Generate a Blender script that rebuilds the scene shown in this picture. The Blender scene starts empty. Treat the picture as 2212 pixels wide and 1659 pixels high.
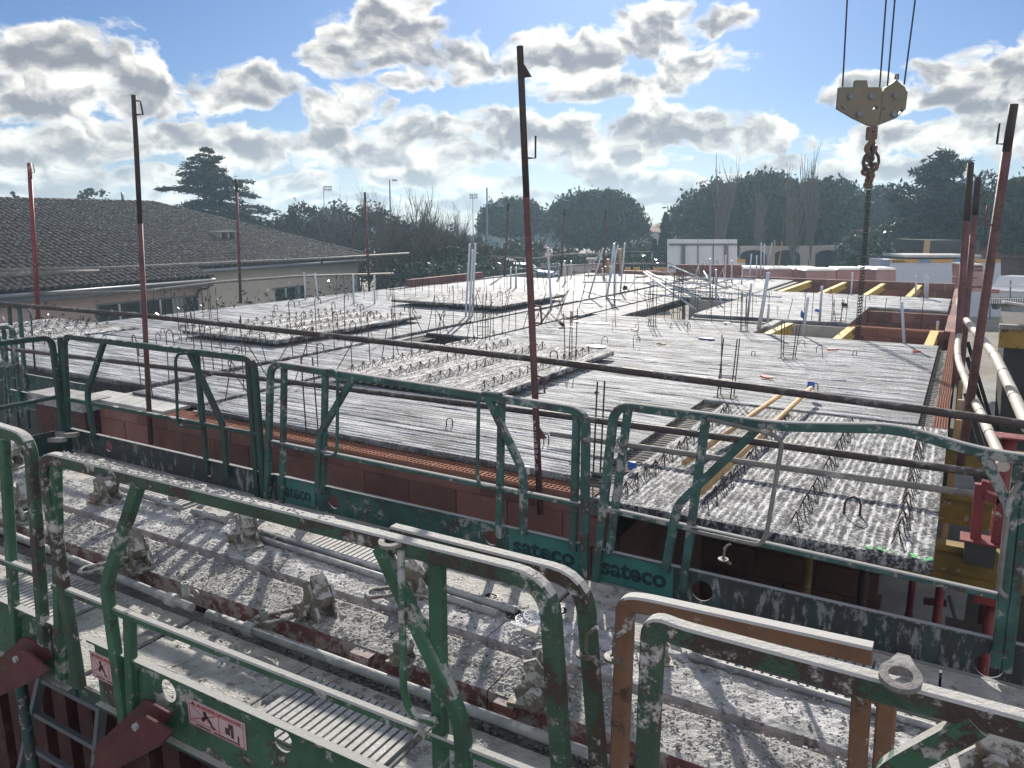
import bpy, math, random
import numpy as np
from mathutils import Vector, Matrix, noise as mnoise
R = math.radians
sc = bpy.context.scene
# ------------------------------------------------------------------ camera, world, sun, exposure
CAMZ = 1.97                       # eye height above the finished slab (slab top is z = 0, ground z = -3)
F_PX = 772.06; PITCH = R(11.92); YAW = R(30.21)
cam = bpy.data.cameras.new("camera"); camo = bpy.data.objects.new("camera", cam)
sc.collection.objects.link(camo); sc.camera = camo
camo.location = (0, 0, CAMZ); camo.rotation_euler = (R(90) - PITCH, 0, YAW)
cam.sensor_width = 36; cam.lens = 36 * F_PX / 1024; cam.clip_start = .05; cam.clip_end = 3000
sc.view_settings.view_transform = 'Standard'; sc.view_settings.look = 'None'
sc.view_settings.gamma = 1; sc.view_settings.use_curve_mapping = False
sc.view_settings.exposure = 1.08
sc.render.resolution_x = 1024; sc.render.resolution_y = 768
sc.cycles.max_bounces = 6; sc.cycles.volume_bounces = 0; sc.cycles.use_denoising = True
SUN_EL = R(28); SUN_AZ = R(-23.6)          # azimuth measured from +Y towards +X
sund = Vector((math.sin(SUN_AZ) * math.cos(SUN_EL), math.cos(SUN_AZ) * math.cos(SUN_EL), math.sin(SUN_EL)))
sl = bpy.data.lights.new("sun", 'SUN'); so = bpy.data.objects.new("sun", sl); sc.collection.objects.link(so)
sl.energy = 3.5; sl.angle = R(.53); sl.color = (1, .93, .82)
so.rotation_euler = (-sund).to_track_quat('-Z', 'Y').to_euler()

FWH = Vector((-math.sin(YAW), math.cos(YAW), 0)); RT = Vector((math.cos(YAW), math.sin(YAW), 0))
FW = FWH * math.cos(PITCH) + Vector((0, 0, -math.sin(PITCH))); UP = RT.cross(FW)
SV = 2212 / 1024
def ray(x, y): return FW + RT * ((x / SV - 512) / F_PX) - UP * ((y / SV - 384) / F_PX)
C0 = Vector((0, 0, CAMZ))
# measured points: where the sight line through a measured spot meets a known plane of the site
def Zp(x, y, z=0.): r = ray(x, y); return C0 + r * ((z - CAMZ) / r.z)
def Yp(x, y, Y): r = ray(x, y); return C0 + r * (Y / r.y)
def Xp(x, y, X): r = ray(x, y); return C0 + r * (X / r.x)
def Dp(x, y, d): r = ray(x, y); return C0 + r * (d / r.dot(FWH))

def nodes(tree):
    N, Lk = tree.nodes, tree.links
    def n(t, **k):
        o = N.new(t)
        for a, b in k.items():
            if a.startswith('i_'):
                key = a[2:]; key = int(key) if key.isdigit() else key
                o.inputs[key].default_value = b
            else: setattr(o, a, b)
        return o
    def mth(op, a, b=None, c=None, clamp=False):
        o = N.new('ShaderNodeMath'); o.operation = op; o.use_clamp = clamp
        for i, v in enumerate((a, b, c)):
            if v is None: continue
            if isinstance(v, (int, float)): o.inputs[i].default_value = v
            else: Lk.new(v, o.inputs[i])
        return o.outputs[0]
    return N, Lk, n, mth

wd = bpy.data.worlds.new("World"); sc.world = wd; wd.use_nodes = True
def build_world():
    t = wd.node_tree; t.nodes.clear(); N, Lk, n, mth = nodes(t)
    out = n('ShaderNodeOutputWorld'); bg = n('ShaderNodeBackground'); bg.inputs[1].default_value = 1
    sky = n('ShaderNodeTexSky'); sky.sky_type = 'NISHITA'; sky.sun_disc = False
    sky.sun_elevation = SUN_EL; sky.sun_rotation = SUN_AZ; sky.altitude = 150
    sky.air_density = 1.0; sky.dust_density = .6; sky.ozone_density = 2.5
    sk = n('ShaderNodeVectorMath', operation='SCALE'); Lk.new(sky.outputs[0], sk.inputs[0]); sk.inputs['Scale'].default_value = .05
    tc = n('ShaderNodeTexCoord'); sep = n('ShaderNodeSeparateXYZ'); Lk.new(tc.outputs['Generated'], sep.inputs[0])
    dx = mth('ADD', mth('MULTIPLY', sep.outputs[0], RT.x), mth('MULTIPLY', sep.outputs[1], RT.y))
    dy = mth('ADD', mth('MULTIPLY', sep.outputs[0], FWH.x), mth('MULTIPLY', sep.outputs[1], FWH.y))
    az = mth('ARCTAN2', dx, dy); el = mth('ARCSINE', sep.outputs[2])
    cmb = n('ShaderNodeCombineXYZ'); Lk.new(az, cmb.inputs[0]); Lk.new(el, cmb.inputs[1])
    P = cmb.outputs[0]
    # domain warp so the cloud outlines billow
    nz = n('ShaderNodeTexNoise'); nz.inputs['Scale'].default_value = 9; nz.inputs['Detail'].default_value = 5; nz.inputs['Roughness'].default_value = .55
    Lk.new(P, nz.inputs['Vector'])
    wv = n('ShaderNodeVectorMath', operation='SUBTRACT'); Lk.new(nz.outputs['Color'], wv.inputs[0]); wv.inputs[1].default_value = (.5, .5, .5)
    wm = n('ShaderNodeVectorMath', operation='MULTIPLY'); Lk.new(wv.outputs[0], wm.inputs[0]); wm.inputs[1].default_value = (.10, .05, 0)
    wa = n('ShaderNodeVectorMath', operation='ADD'); Lk.new(P, wa.inputs[0]); Lk.new(wm.outputs[0], wa.inputs[1])
    PW = wa.outputs[0]
    blobs = [(130,150,200,95),(50,200,170,75),(300,190,190,75),(450,195,170,55),(570,180,120,45),
     (810,80,120,120),(880,50,100,80),(950,130,170,70),(750,130,90,60),(880,175,100,45),(1060,140,130,45),(1250,120,160,75),(1420,75,185,85),(1330,185,190,48),(1500,130,110,60),(1540,50,75,50),
     (730,238,135,42),(770,210,70,40),
     (150,310,200,45),(360,300,210,52),(520,320,140,45),(60,335,120,30),(700,315,150,48),(900,290,140,60),(820,335,210,45),(1100,285,170,62),(1250,300,190,65),(1420,280,150,66),(1570,285,160,58),(1010,335,210,40),(1330,330,220,34),
     (1330,392,110,36),(1060,400,120,36),(1450,405,110,34),(650,392,170,30),(250,385,270,30),(900,375,170,34),(1690,355,75,24),(1600,378,80,22),(1860,362,110,25),(1180,425,240,26),(60,405,200,26),(450,425,200,24),(1000,440,180,20),(1400,440,160,20),(760,430,150,20),(1700,395,90,26),(1300,355,160,30),
     (2100,185,175,72),(2210,140,140,75),(1980,215,95,36),(1860,205,75,40),(2150,230,140,36),(1900,308,140,32),(2060,298,170,46),(2180,285,100,46),(2290,250,200,90),(-80,180,150,70),(-60,320,140,40),(1950,375,130,20)]
    acc = None
    for (x, y, rx, ry) in blobs:
        d = ray(x, y).normalized(); a0 = math.atan2(d.dot(RT), d.dot(FWH)); e0 = math.asin(d.z)
        rx *= 1.02; ry *= 1.0
        s = n('ShaderNodeVectorMath', operation='SUBTRACT'); Lk.new(PW, s.inputs[0]); s.inputs[1].default_value = (a0, e0, 0)
        m = n('ShaderNodeVectorMath', operation='MULTIPLY'); Lk.new(s.outputs[0], m.inputs[0]); m.inputs[1].default_value = (1663 / rx * 1.05, 1663 / ry * 1.05, 0)
        l = n('ShaderNodeVectorMath', operation='DOT_PRODUCT'); Lk.new(m.outputs[0], l.inputs[0]); Lk.new(m.outputs[0], l.inputs[1])
        v = mth('SUBTRACT', 1.0, l.outputs['Value'])
        acc = v if acc is None else mth('SMOOTH_MAX', acc, v, .12)
    acc = mth('MAXIMUM', acc, -1.6)
    # clouds all round and overhead, out of view, spread thicker to add fill light
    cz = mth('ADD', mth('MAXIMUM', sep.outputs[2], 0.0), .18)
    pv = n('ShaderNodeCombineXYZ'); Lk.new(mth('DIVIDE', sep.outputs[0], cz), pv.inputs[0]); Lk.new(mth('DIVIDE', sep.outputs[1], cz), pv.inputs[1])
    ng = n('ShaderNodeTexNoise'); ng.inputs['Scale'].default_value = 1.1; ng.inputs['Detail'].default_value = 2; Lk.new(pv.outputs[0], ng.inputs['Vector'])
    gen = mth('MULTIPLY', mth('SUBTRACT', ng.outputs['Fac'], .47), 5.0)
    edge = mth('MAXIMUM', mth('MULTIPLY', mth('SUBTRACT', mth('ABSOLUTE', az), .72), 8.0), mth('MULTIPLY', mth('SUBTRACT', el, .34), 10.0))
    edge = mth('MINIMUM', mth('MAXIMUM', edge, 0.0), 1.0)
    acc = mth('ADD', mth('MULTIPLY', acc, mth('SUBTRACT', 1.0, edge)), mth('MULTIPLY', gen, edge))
    def fbm(vec, off):
        mp = n('ShaderNodeMapping'); mp.inputs['Location'].default_value = off; mp.inputs['Scale'].default_value = (1, 1.5, 1); Lk.new(vec, mp.inputs[0])
        f = n('ShaderNodeTexNoise'); f.inputs['Scale'].default_value = 20; f.inputs['Detail'].default_value = 9; f.inputs['Roughness'].default_value = .60
        Lk.new(mp.outputs[0], f.inputs['Vector']); return f.outputs['Fac']
    f0 = fbm(PW, (0, 0, 0)); f1 = fbm(PW, (-.006, -.03, 0))          # f1: sampled a little towards the sun
    def puff(scale, off):
        mp = n('ShaderNodeMapping'); mp.inputs['Location'].default_value = off; mp.inputs['Scale'].default_value = (1, 1.35, 1); Lk.new(PW, mp.inputs[0])
        vo = n('ShaderNodeTexVoronoi', feature='F1'); vo.inputs['Scale'].default_value = scale; vo.inputs['Detail'].default_value = 2.5; vo.inputs['Roughness'].default_value = .55; Lk.new(mp.outputs[0], vo.inputs['Vector'])
        return mth('SUBTRACT', .42, vo.outputs['Distance'])
    v0 = puff(15, (0, 0, 0)); v1 = puff(15, (-.005, -.018, 0))
    acc = mth('ADD', acc, .20)
    dens = mth('ADD', acc, mth('ADD', mth('MULTIPLY', mth('SUBTRACT', f0, .52), 2.3), mth('MULTIPLY', v0, .75)))
    al = n('ShaderNodeMapRange', interpolation_type='SMOOTHSTEP'); Lk.new(dens, al.inputs[0]); al.inputs[1].default_value = -.08; al.inputs[2].default_value = .38
    lit = mth('ADD', mth('MULTIPLY', mth('SUBTRACT', v0, v1), 1.25), mth('MULTIPLY', mth('SUBTRACT', f0, f1), 1.8))
    th = n('ShaderNodeMapRange', interpolation_type='SMOOTHSTEP'); Lk.new(mth('ADD', mth('ADD', mth('MULTIPLY', acc, .95), mth('MULTIPLY', dens, .28)), lit), th.inputs[0]); th.inputs[1].default_value = .12; th.inputs[2].default_value = 1.75
    cr = n('ShaderNodeMix', data_type='RGBA'); Lk.new(th.outputs[0], cr.inputs['Factor'])
    cr.inputs[6].default_value = (.64, .615, .56, 1); cr.inputs[7].default_value = (.135, .14, .16, 1)
    # clouds shine near the sun; unseen ones opposite it are brightened as added fill
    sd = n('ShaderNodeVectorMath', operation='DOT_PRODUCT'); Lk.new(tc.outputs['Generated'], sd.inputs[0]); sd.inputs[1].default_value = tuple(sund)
    near = mth('POWER', mth('MAXIMUM', sd.outputs['Value'], 0.0), 40.0); away_fill = mth('MAXIMUM', mth('SUBTRACT', .55, sd.outputs['Value']), 0.0)
    gain = mth('ADD', 1.0, mth('ADD', mth('MULTIPLY', near, .9), mth('MULTIPLY', away_fill, 1.9)))
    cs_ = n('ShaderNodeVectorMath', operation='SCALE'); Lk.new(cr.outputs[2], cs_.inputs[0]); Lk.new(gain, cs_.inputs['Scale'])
    # thin haze low over the horizon
    hz = n('ShaderNodeMapRange', interpolation_type='SMOOTHSTEP'); Lk.new(el, hz.inputs[0]); hz.inputs[1].default_value = .15; hz.inputs[2].default_value = -.02
    hz.inputs[3].default_value = 0; hz.inputs[4].default_value = .38
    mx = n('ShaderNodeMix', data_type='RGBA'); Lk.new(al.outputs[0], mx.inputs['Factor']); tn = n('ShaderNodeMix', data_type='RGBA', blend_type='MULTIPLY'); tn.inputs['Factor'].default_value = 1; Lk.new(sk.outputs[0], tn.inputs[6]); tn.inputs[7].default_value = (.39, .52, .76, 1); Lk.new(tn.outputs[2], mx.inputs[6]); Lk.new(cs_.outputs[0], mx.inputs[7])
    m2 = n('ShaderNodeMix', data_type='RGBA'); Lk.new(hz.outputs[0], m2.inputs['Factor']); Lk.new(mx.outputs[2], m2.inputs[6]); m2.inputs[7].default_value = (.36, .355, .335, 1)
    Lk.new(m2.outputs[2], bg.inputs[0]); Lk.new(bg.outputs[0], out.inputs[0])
build_world()
try: wd.cycles.sampling_method = 'MANUAL'; wd.cycles.sample_map_resolution = 512
except Exception: pass

# ------------------------------------------------------------------ materials
MATS = {}
def mat(name, col, rough=.7, metal=0., var=.25, vscale=6., bump=.0, bscale=40., cement=0., topcement=0., rust=0., rustcol=(.075, .04, .028), spec=.4, sheen=None, cemcol=(.46, .455, .44), stretch=None, cscale=14., ovar=0.):
    m = bpy.data.materials.new(name); m.use_nodes = True; t = m.node_tree; N, Lk, n, mth = nodes(t)
    b = t.nodes['Principled BSDF']; b.inputs['Roughness'].default_value = rough; b.inputs['Metallic'].default_value = metal
    b.inputs['Specular IOR Level'].default_value = spec
    geo = n('ShaderNodeNewGeometry'); P = geo.outputs['Position']
    if stretch:
        mp = n('ShaderNodeMapping'); mp.inputs['Scale'].default_value = stretch; Lk.new(P, mp.inputs[0]); P = mp.outputs[0]
    a = n('ShaderNodeTexNoise'); a.inputs['Scale'].default_value = vscale; a.inputs['Detail'].default_value = 6; a.inputs['Roughness'].default_value = .62; Lk.new(P, a.inputs['Vector'])
    mix = n('ShaderNodeMix', data_type='RGBA'); mr = n('ShaderNodeMapRange'); Lk.new(a.outputs['Fac'], mr.inputs[0]); mr.inputs[1].default_value = .3; mr.inputs[2].default_value = .7
    Lk.new(mr.outputs[0], mix.inputs['Factor'])
    mix.inputs[6].default_value = tuple(c * (1 - var) for c in col) + (1,); mix.inputs[7].default_value = tuple(min(.9, c * (1 + var)) for c in col) + (1,)
    c = mix.outputs[2]
    def over(c, fac, colour):
        o = n('ShaderNodeMix', data_type='RGBA'); Lk.new(fac, o.inputs['Factor']); Lk.new(c, o.inputs[6]); o.inputs[7].default_value = colour + (1,); return o.outputs[2]
    def thr(sock, lo, hi):
        q = n('ShaderNodeMapRange', interpolation_type='SMOOTHSTEP'); Lk.new(sock, q.inputs[0]); q.inputs[1].default_value = lo; q.inputs[2].default_value = hi; return q.outputs[0]
    if rust > 0:
        r_ = n('ShaderNodeTexNoise'); r_.inputs['Scale'].default_value = 7; r_.inputs['Detail'].default_value = 8; r_.inputs['Roughness'].default_value = .7; Lk.new(P, r_.inputs['Vector'])
        c = over(c, thr(r_.outputs['Fac'], .66 - rust * .3, .70 - rust * .3), rustcol)
    if cement > 0 or topcement > 0:
        s = n('ShaderNodeTexNoise'); s.inputs['Scale'].default_value = cscale; s.inputs['Detail'].default_value = 9; s.inputs['Roughness'].default_value = .72; Lk.new(P, s.inputs['Vector'])
        sepn = n('ShaderNodeSeparateXYZ'); Lk.new(geo.outputs['Normal'], sepn.inputs[0])
        upf = mth('MULTIPLY', thr(sepn.outputs[2], .35, .8), topcement)
        lo = n('ShaderNodeTexNoise'); lo.inputs['Scale'].default_value = 2.3; lo.inputs['Detail'].default_value = 2; Lk.new(geo.outputs['Position'], lo.inputs['Vector'])
        v = mth('ADD', mth('ADD', s.outputs['Fac'], mth('MULTIPLY', mth('SUBTRACT', lo.outputs['Fac'], .5), .42)), mth('ADD', upf, cement * .3))
        f = thr(v, .64, .74)
        c = over(c, f, cemcol)
        b.inputs['Roughness'].default_value = rough
        rr = mth('ADD', mth('MULTIPLY', f, .9 - rough), rough); Lk.new(rr, b.inputs['Roughness'])
    if ovar > 0:
        oi = n('ShaderNodeObjectInfo'); om = n('ShaderNodeMapRange'); Lk.new(oi.outputs['Random'], om.inputs[0]); om.inputs[3].default_value = 1 - ovar; om.inputs[4].default_value = 1 + ovar
        vs_ = n('ShaderNodeVectorMath', operation='SCALE'); Lk.new(c, vs_.inputs[0]); Lk.new(om.outputs[0], vs_.inputs['Scale']); c = vs_.outputs[0]
    Lk.new(c, b.inputs['Base Color'])
    if bump > 0:
        w = n('ShaderNodeTexNoise'); w.inputs['Scale'].default_value = bscale; w.inputs['Detail'].default_value = 5; w.inputs['Roughness'].default_value = .65; Lk.new(P, w.inputs['Vector'])
        bu = n('ShaderNodeBump'); bu.inputs['Strength'].default_value = bump; bu.inputs['Distance'].default_value = .02; Lk.new(w.outputs['Fac'], bu.inputs['Height']); Lk.new(bu.outputs[0], b.inputs['Normal'])
    MATS[name] = m; return m

mat('green_near', (.038, .105, .062), .6, var=.35, cement=.28, topcement=.30, rust=.38, cemcol=(.36, .36, .345), bump=.25, bscale=60, rustcol=(.05, .035, .028))
mat('green_top', (.042, .085, .055), .6, var=.3, cement=.30, topcement=.45, rust=.62, bump=.5, bscale=70, rustcol=(.055, .04, .033))
mat('green_far', (.036, .092, .082), .6, var=.4, cement=.36, topcement=.30, rust=.42, cemcol=(.29, .295, .29), bump=.25, rustcol=(.045, .04, .035))
mat('green_dark', (.018, .055, .045), .6, var=.35, cement=.05, topcement=.12, rust=.45, bump=.2, rustcol=(.04, .034, .032))
mat('toe_grey', (.042, .066, .064), .6, var=.4, cement=.36, topcement=.25, rust=.66, rustcol=(.046, .047, .049), stretch=(1, 1, .3), cemcol=(.26, .26, .265), cscale=22)
mat('stencil', (.038, .16, .14), .55, var=.25, cement=.3, cemcol=(.12, .17, .16), cscale=24)
mat('letter', (.012, .034, .038), .6, var=.3, cement=.25, cemcol=(.05, .15, .14), cscale=30)
mat('orange', (.19, .10, .06), .6, var=.25, cement=.2, topcement=.4, rust=.28, bump=.15)
mat('tube_dark', (.06, .045, .045), .6, var=.4, cement=.20, topcement=.1, rust=.3, bump=.3, cemcol=(.22, .215, .21))
mat('tube_grey', (.20, .19, .18), .7, var=.3, cement=.3, bump=.3, cemcol=(.36, .355, .34))
mat('red', (.19, .032, .034), .5, var=.25, cement=.1, rust=.12, bump=.1)
mat('red_dirty', (.16, .065, .06), .75, var=.4, cement=.66, topcement=.30, rust=.1, bump=.5, bscale=50, cemcol=(.33, .28, .27))
mat('red_dark', (.085, .022, .026), .6, var=.35, rust=.25, bump=.2)
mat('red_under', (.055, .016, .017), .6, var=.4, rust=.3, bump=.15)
mat('pole_dark', (.045, .03, .028), .65, var=.4, rust=.3, bump=.2)
mat('pole_red', (.125, .055, .055), .6, var=.35, rust=.32, bump=.2)
mat('concrete', (.30, .30, .30), .85, var=.2, vscale=5, bump=.25, bscale=60)
mat('concrete_pale', (.42, .42, .41), .85, var=.22, vscale=4, bump=.3, bscale=40)
mat('deck', (.43, .42, .40), .75, var=.30, vscale=9, bump=.9, bscale=60, rust=.32, rustcol=(.22, .215, .21))
def chequer(m):
    t = m.node_tree; N, Lk, n, mth = nodes(t); b = t.nodes['Principled BSDF']; geo = n('ShaderNodeNewGeometry'); old = b.inputs['Normal'].links[0].from_node
    br = n('ShaderNodeTexVoronoi', feature='F1'); br.inputs['Scale'].default_value = 32; br.inputs['Randomness'].default_value = .35
    mp = n('ShaderNodeMapping'); mp.inputs['Rotation'].default_value = (0, 0, .6); mp.inputs['Scale'].default_value = (.7, 1.7, 1); Lk.new(geo.outputs['Position'], mp.inputs[0]); Lk.new(mp.outputs[0], br.inputs['Vector'])
    q = n('ShaderNodeMapRange'); Lk.new(br.outputs['Distance'], q.inputs[0]); q.inputs[1].default_value = .45; q.inputs[2].default_value = .15
    bu = n('ShaderNodeBump'); bu.inputs['Strength'].default_value = .8; bu.inputs['Distance'].default_value = .008; Lk.new(q.outputs[0], bu.inputs['Height']); Lk.new(old.outputs[0], bu.inputs['Normal']); Lk.new(bu.outputs[0], b.inputs['Normal'])
chequer(MATS['deck'])
mat('deck_white', (.44, .44, .445), .8, var=.45, vscale=9, bump=1.0, bscale=50, rust=.26, rustcol=(.16, .16, .165))
mat('deck_beam', (.37, .365, .36), .8, var=.32, vscale=5, bump=1.0, bscale=60, rust=.28, rustcol=(.15, .145, .14))
mat('galv', (.27, .275, .28), .6, .2, var=.3, cement=.28, topcement=.10, bump=.25)
mat('iron', (.16, .135, .105), .6, .2, var=.45, cement=.50, topcement=.10, rust=.25, bump=.5)
mat('crumb', (.36, .355, .35), .9, var=.35, vscale=30)
mat('crumb_dark', (.17, .167, .163), .9, var=.4, vscale=30)
mat('brick', (.21, .100, .085), .85, ovar=.28, var=.2, vscale=4, bump=.15, bscale=30)
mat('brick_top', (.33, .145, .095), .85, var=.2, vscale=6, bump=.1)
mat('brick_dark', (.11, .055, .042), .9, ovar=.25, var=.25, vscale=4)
mat('yellow_wood', (.60, .42, .10), .6, var=.2, vscale=5, bump=.1, cement=.05)
mat('yellow_dirty', (.21, .135, .028), .65, var=.35, vscale=4, cement=.15)
mat('wood', (.42, .27, .13), .7, var=.25, vscale=8, stretch=(4, 4, .6))
mat('rebar', (.055, .036, .03), .7, .2, var=.3)
mat('rebar_rust', (.11, .055, .035), .8, var=.3)
mat('pvc', (.50, .54, .60), .45, var=.06)
mat('hose', (.46, .41, .34), .6, var=.2, vscale=3, cement=.1)
mat('plastic_white', (.70, .71, .74), .4, var=.05)
mat('plastic_black', (.02, .021, .023), .4, var=.1)
mat('plastic_blue', (.03, .12, .45), .4, var=.1)
mat('plastic_red', (.42, .08, .05), .5, var=.1)
mat('painted_void', (.02, .02, .02), .9)  # near-black colour painted for the shade inside the floor opening
mat('sign_pink', (.50, .37, .38), .5, var=.08, cement=.05)
mat('sign_red', (.40, .10, .09), .5, var=.1)
mat('sign_ink', (.06, .03, .03), .6, var=.1)
mat('chalk', (.55, .45, .48), .9, var=.15)
mat('fluo_green', (.04, .36, .10), .6, var=.2)
mat('render_pink', (.47, .35, .31), .9, var=.08, vscale=1.2, bump=.1)
mat('render_cream', (.68, .60, .50), .9, var=.08, vscale=1.2, bump=.1)
mat('render_far', (.45, .40, .36), .9, var=.1)
mat('fascia', (.15, .16, .18), .6, var=.15)
mat('gutter', (.22, .235, .26), .4, .3, var=.1)
mat('tile', (.075, .062, .058), .85, var=.6, vscale=2.3, bump=.3, rust=.34, rustcol=(.26, .25, .225))
mat('roof_channel_shade', (.016, .014, .013), .95, var=.3)  # near-black base colour paints shade into the recesses between the tiles
mat('tile_far', (.26, .13, .09), .85, var=.35, vscale=3)
mat('dark_glass', (.02, .024, .03), .15, var=.2, spec=.6)
mat('frame_white', (.55, .56, .57), .5, var=.05)
mat('shutter', (.25, .28, .30), .5, var=.1)
mat('needle', (.022, .040, .026), .8, var=.4, vscale=.8)
mat('needle_pine', (.030, .055, .026), .8, var=.45, vscale=.7)
mat('needle_cedar', (.030, .048, .042), .8, var=.4, vscale=.8)
mat('leaf', (.050, .065, .032), .7, var=.5, vscale=.8)
mat('leaf_brown', (.062, .056, .042), .8, var=.4, vscale=.8)
mat('leaf_olive', (.075, .080, .045), .7, var=.4, vscale=.8)
mat('leaf_gloss', (.035, .062, .03), .30, var=.5, vscale=3, spec=.8)
mat('bark', (.10, .08, .065), .9, var=.3, vscale=4)
mat('twig', (.10, .08, .07), .9, var=.3, vscale=2)
mat('twig_pale', (.15, .125, .105), .9, var=.2, vscale=2)
mat('cypress', (.022, .042, .030), .8, var=.4, vscale=1)
mat('ground', (.22, .20, .17), .95, var=.35, vscale=.6, bump=.4, bscale=8)
mat('floor', (.26, .26, .25), .9, var=.3, vscale=1.3, bump=.2)
mat('cabin_white', (.52, .54, .60), .5, var=.06)
mat('cabin_blue', (.16, .24, .38), .5, var=.06)
mat('cabin_orange', (.55, .27, .05), .5, var=.06)
mat('panel_white', (.66, .69, .71), .5, var=.10, vscale=1)
mat('steel_grey', (.16, .18, .20), .5, .3, var=.15)
mat('tarp', (.70, .70, .69), .5, var=.1, vscale=3, bump=.3, bscale=6)
mat('pack_pink', (.42, .24, .22), .6, var=.2, vscale=2)
mat('crane_olive', (.17, .145, .095), .6, var=.12, vscale=3)
mat('chain', (.06, .045, .035), .6, .4, var=.3)
mat('hook_iron', (.16, .09, .05), .6, .3, var=.3)
mat('cable', (.03, .035, .06), .5, .4)
mat('lamp_grey', (.20, .23, .27), .4, .4, var=.1)
mat('skip_yellow', (.30, .18, .035), .6, var=.35, vscale=2, rust=.3)
mat('dark_board', (.05, .045, .04), .8, var=.4, vscale=2)
mat('plywood', (.26, .25, .24), .8, var=.25, vscale=2)
mat('car_white', (.6, .61, .63), .3, var=.03)
mat('rag', (.42, .40, .37), .9, var=.3, vscale=4)

# ------------------------------------------------------------------ object helpers
COL = sc.collection
def finish(o, label=None, cat=None, group=None, kind=None, category=None):
    cat = cat or category
    if label: o['label'] = label
    if cat: o['category'] = cat
    if group: o['group'] = group
    if cat and not kind: kind = 'thing'
    if kind: o['kind'] = kind
    return o
def thing(name, loc, label, cat, group=None):
    o = bpy.data.objects.new(name, None); COL.objects.link(o); o.location = loc; o.empty_display_size = .1
    return finish(o, label, cat, group)
def copy_tree(o, parent=None):
    c = o.copy(); COL.objects.link(c)
    if parent is not None: c.parent = parent
    for ch in [x for x in KIDS.get(o.name, [])]:
        k = copy_tree(ch, c)
        KIDS.setdefault(c.name, []).append(k)
    return c
KIDS = {}
def wloc(o):
    v = Vector(o.location)
    while o.parent is not None: o = o.parent; v += Vector(o.location)
    return v
class MB:
    def __init__(s): s.v = []; s.f = []; s.sm = []
    def add(s, vs, fs, smooth=False):
        b = len(s.v); s.v += [tuple(q) for q in vs]; s.f += [tuple(i + b for i in f) for f in fs]; s.sm += [smooth] * len(fs); return s
    def box(s, c, d, rot=None):
        c = Vector(c); hx, hy, hz = d[0] / 2, d[1] / 2, d[2] / 2
        vs = [Vector((x, y, z)) for x in (-hx, hx) for y in (-hy, hy) for z in (-hz, hz)]
        if rot is not None: vs = [rot @ q for q in vs]
        return s.add([c + q for q in vs], [(0, 1, 3, 2), (4, 6, 7, 5), (0, 4, 5, 1), (2, 3, 7, 6), (0, 2, 6, 4), (1, 5, 7, 3)])
    def box2(s, a, b): return s.box([(a[i] + b[i]) / 2 for i in range(3)], [abs(b[i] - a[i]) for i in range(3)])
    def bar(s, p, q, w, h, up=(0, 0, 1)):
        p, q = Vector(p), Vector(q); t = (q - p).normalized(); u = Vector(up)
        sd = t.cross(u); sd = sd.normalized() if sd.length > 1e-6 else Vector((1, 0, 0)); u = sd.cross(t)
        vs = []
        for e in (p, q):
            for a, b in ((-1, -1), (1, -1), (1, 1), (-1, 1)): vs.append(e + sd * (a * w / 2) + u * (b * h / 2))
        return s.add(vs, [(3, 2, 1, 0), (4, 5, 6, 7), (0, 1, 5, 4), (1, 2, 6, 5), (2, 3, 7, 6), (3, 0, 4, 7)])
    def tube(s, pts, r, n=8, cap=True, r2=None, smooth=True):
        pts = [Vector(p) for p in pts]; m = len(pts); vs = []; prev = None
        for i, p in enumerate(pts):
            t = (pts[min(i + 1, m - 1)] - pts[max(i - 1, 0)]).normalized()
            if prev is None:
                a = t.cross(Vector((0, 0, 1)))
                if a.length < .05: a = t.cross(Vector((0, 1, 0)))
                a.normalize()
            else: a = (prev - t * prev.dot(t)).normalized()
            prev = a; b = t.cross(a); rr = r if r2 is None else r + (r2 - r) * i / (m - 1)
            for k in range(n): vs.append(p + a * (rr * math.cos(2 * math.pi * k / n)) + b * (rr * math.sin(2 * math.pi * k / n)))
        fs = [(i * n + k, i * n + (k + 1) % n, (i + 1) * n + (k + 1) % n, (i + 1) * n + k) for i in range(m - 1) for k in range(n)]
        s.add(vs, fs, smooth)
        if cap: b = len(s.v) - m * n; s.f += [tuple(b + k for k in range(n))[::-1], tuple(b + (m - 1) * n + k for k in range(n))]; s.sm += [False, False]
        return s
    def sweep(s, pts, nrm, wn, wb, ch=.006):
        """rectangular tube along a path lying in the plane with normal nrm"""
        pts = [Vector(p) for p in pts]; nrm = Vector(nrm).normalized(); m = len(pts); vs = []
        a, b = wn / 2, wb / 2; prof = [(a, b - ch), (a - ch, b), (-a + ch, b), (-a, b - ch), (-a, -b + ch), (-a + ch, -b), (a - ch, -b), (a, -b + ch)]
        for i, p in enumerate(pts):
            t1 = (pts[i] - pts[i - 1]).normalized() if i > 0 else None; t2 = (pts[i + 1] - pts[i]).normalized() if i < m - 1 else None
            t = ((t1 or t2) + (t2 or t1)).normalized(); bt = t.cross(nrm).normalized()
            k = 1 / max(.5, t.dot(t1 or t2))
            for x, y in prof: vs.append(p + nrm * x + bt * (y * k))
        fs = [(i * 8 + j, i * 8 + (j + 1) % 8, (i + 1) * 8 + (j + 1) % 8, (i + 1) * 8 + j) for i in range(m - 1) for j in range(8)]
        fs += [tuple(range(8))[::-1], tuple((m - 1) * 8 + j for j in range(8))]
        return s.add(vs, fs)
    def prism(s, poly, ext):
        """closed polygon (3D points) extruded by the vector ext"""
        n = len(poly); ext = Vector(ext); vs = [Vector(p) for p in poly] + [Vector(p) + ext for p in poly]
        return s.add(vs, [tuple(range(n))[::-1], tuple(range(n, 2 * n))] + [(i, (i + 1) % n, n + (i + 1) % n, n + i) for i in range(n)])
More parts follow.
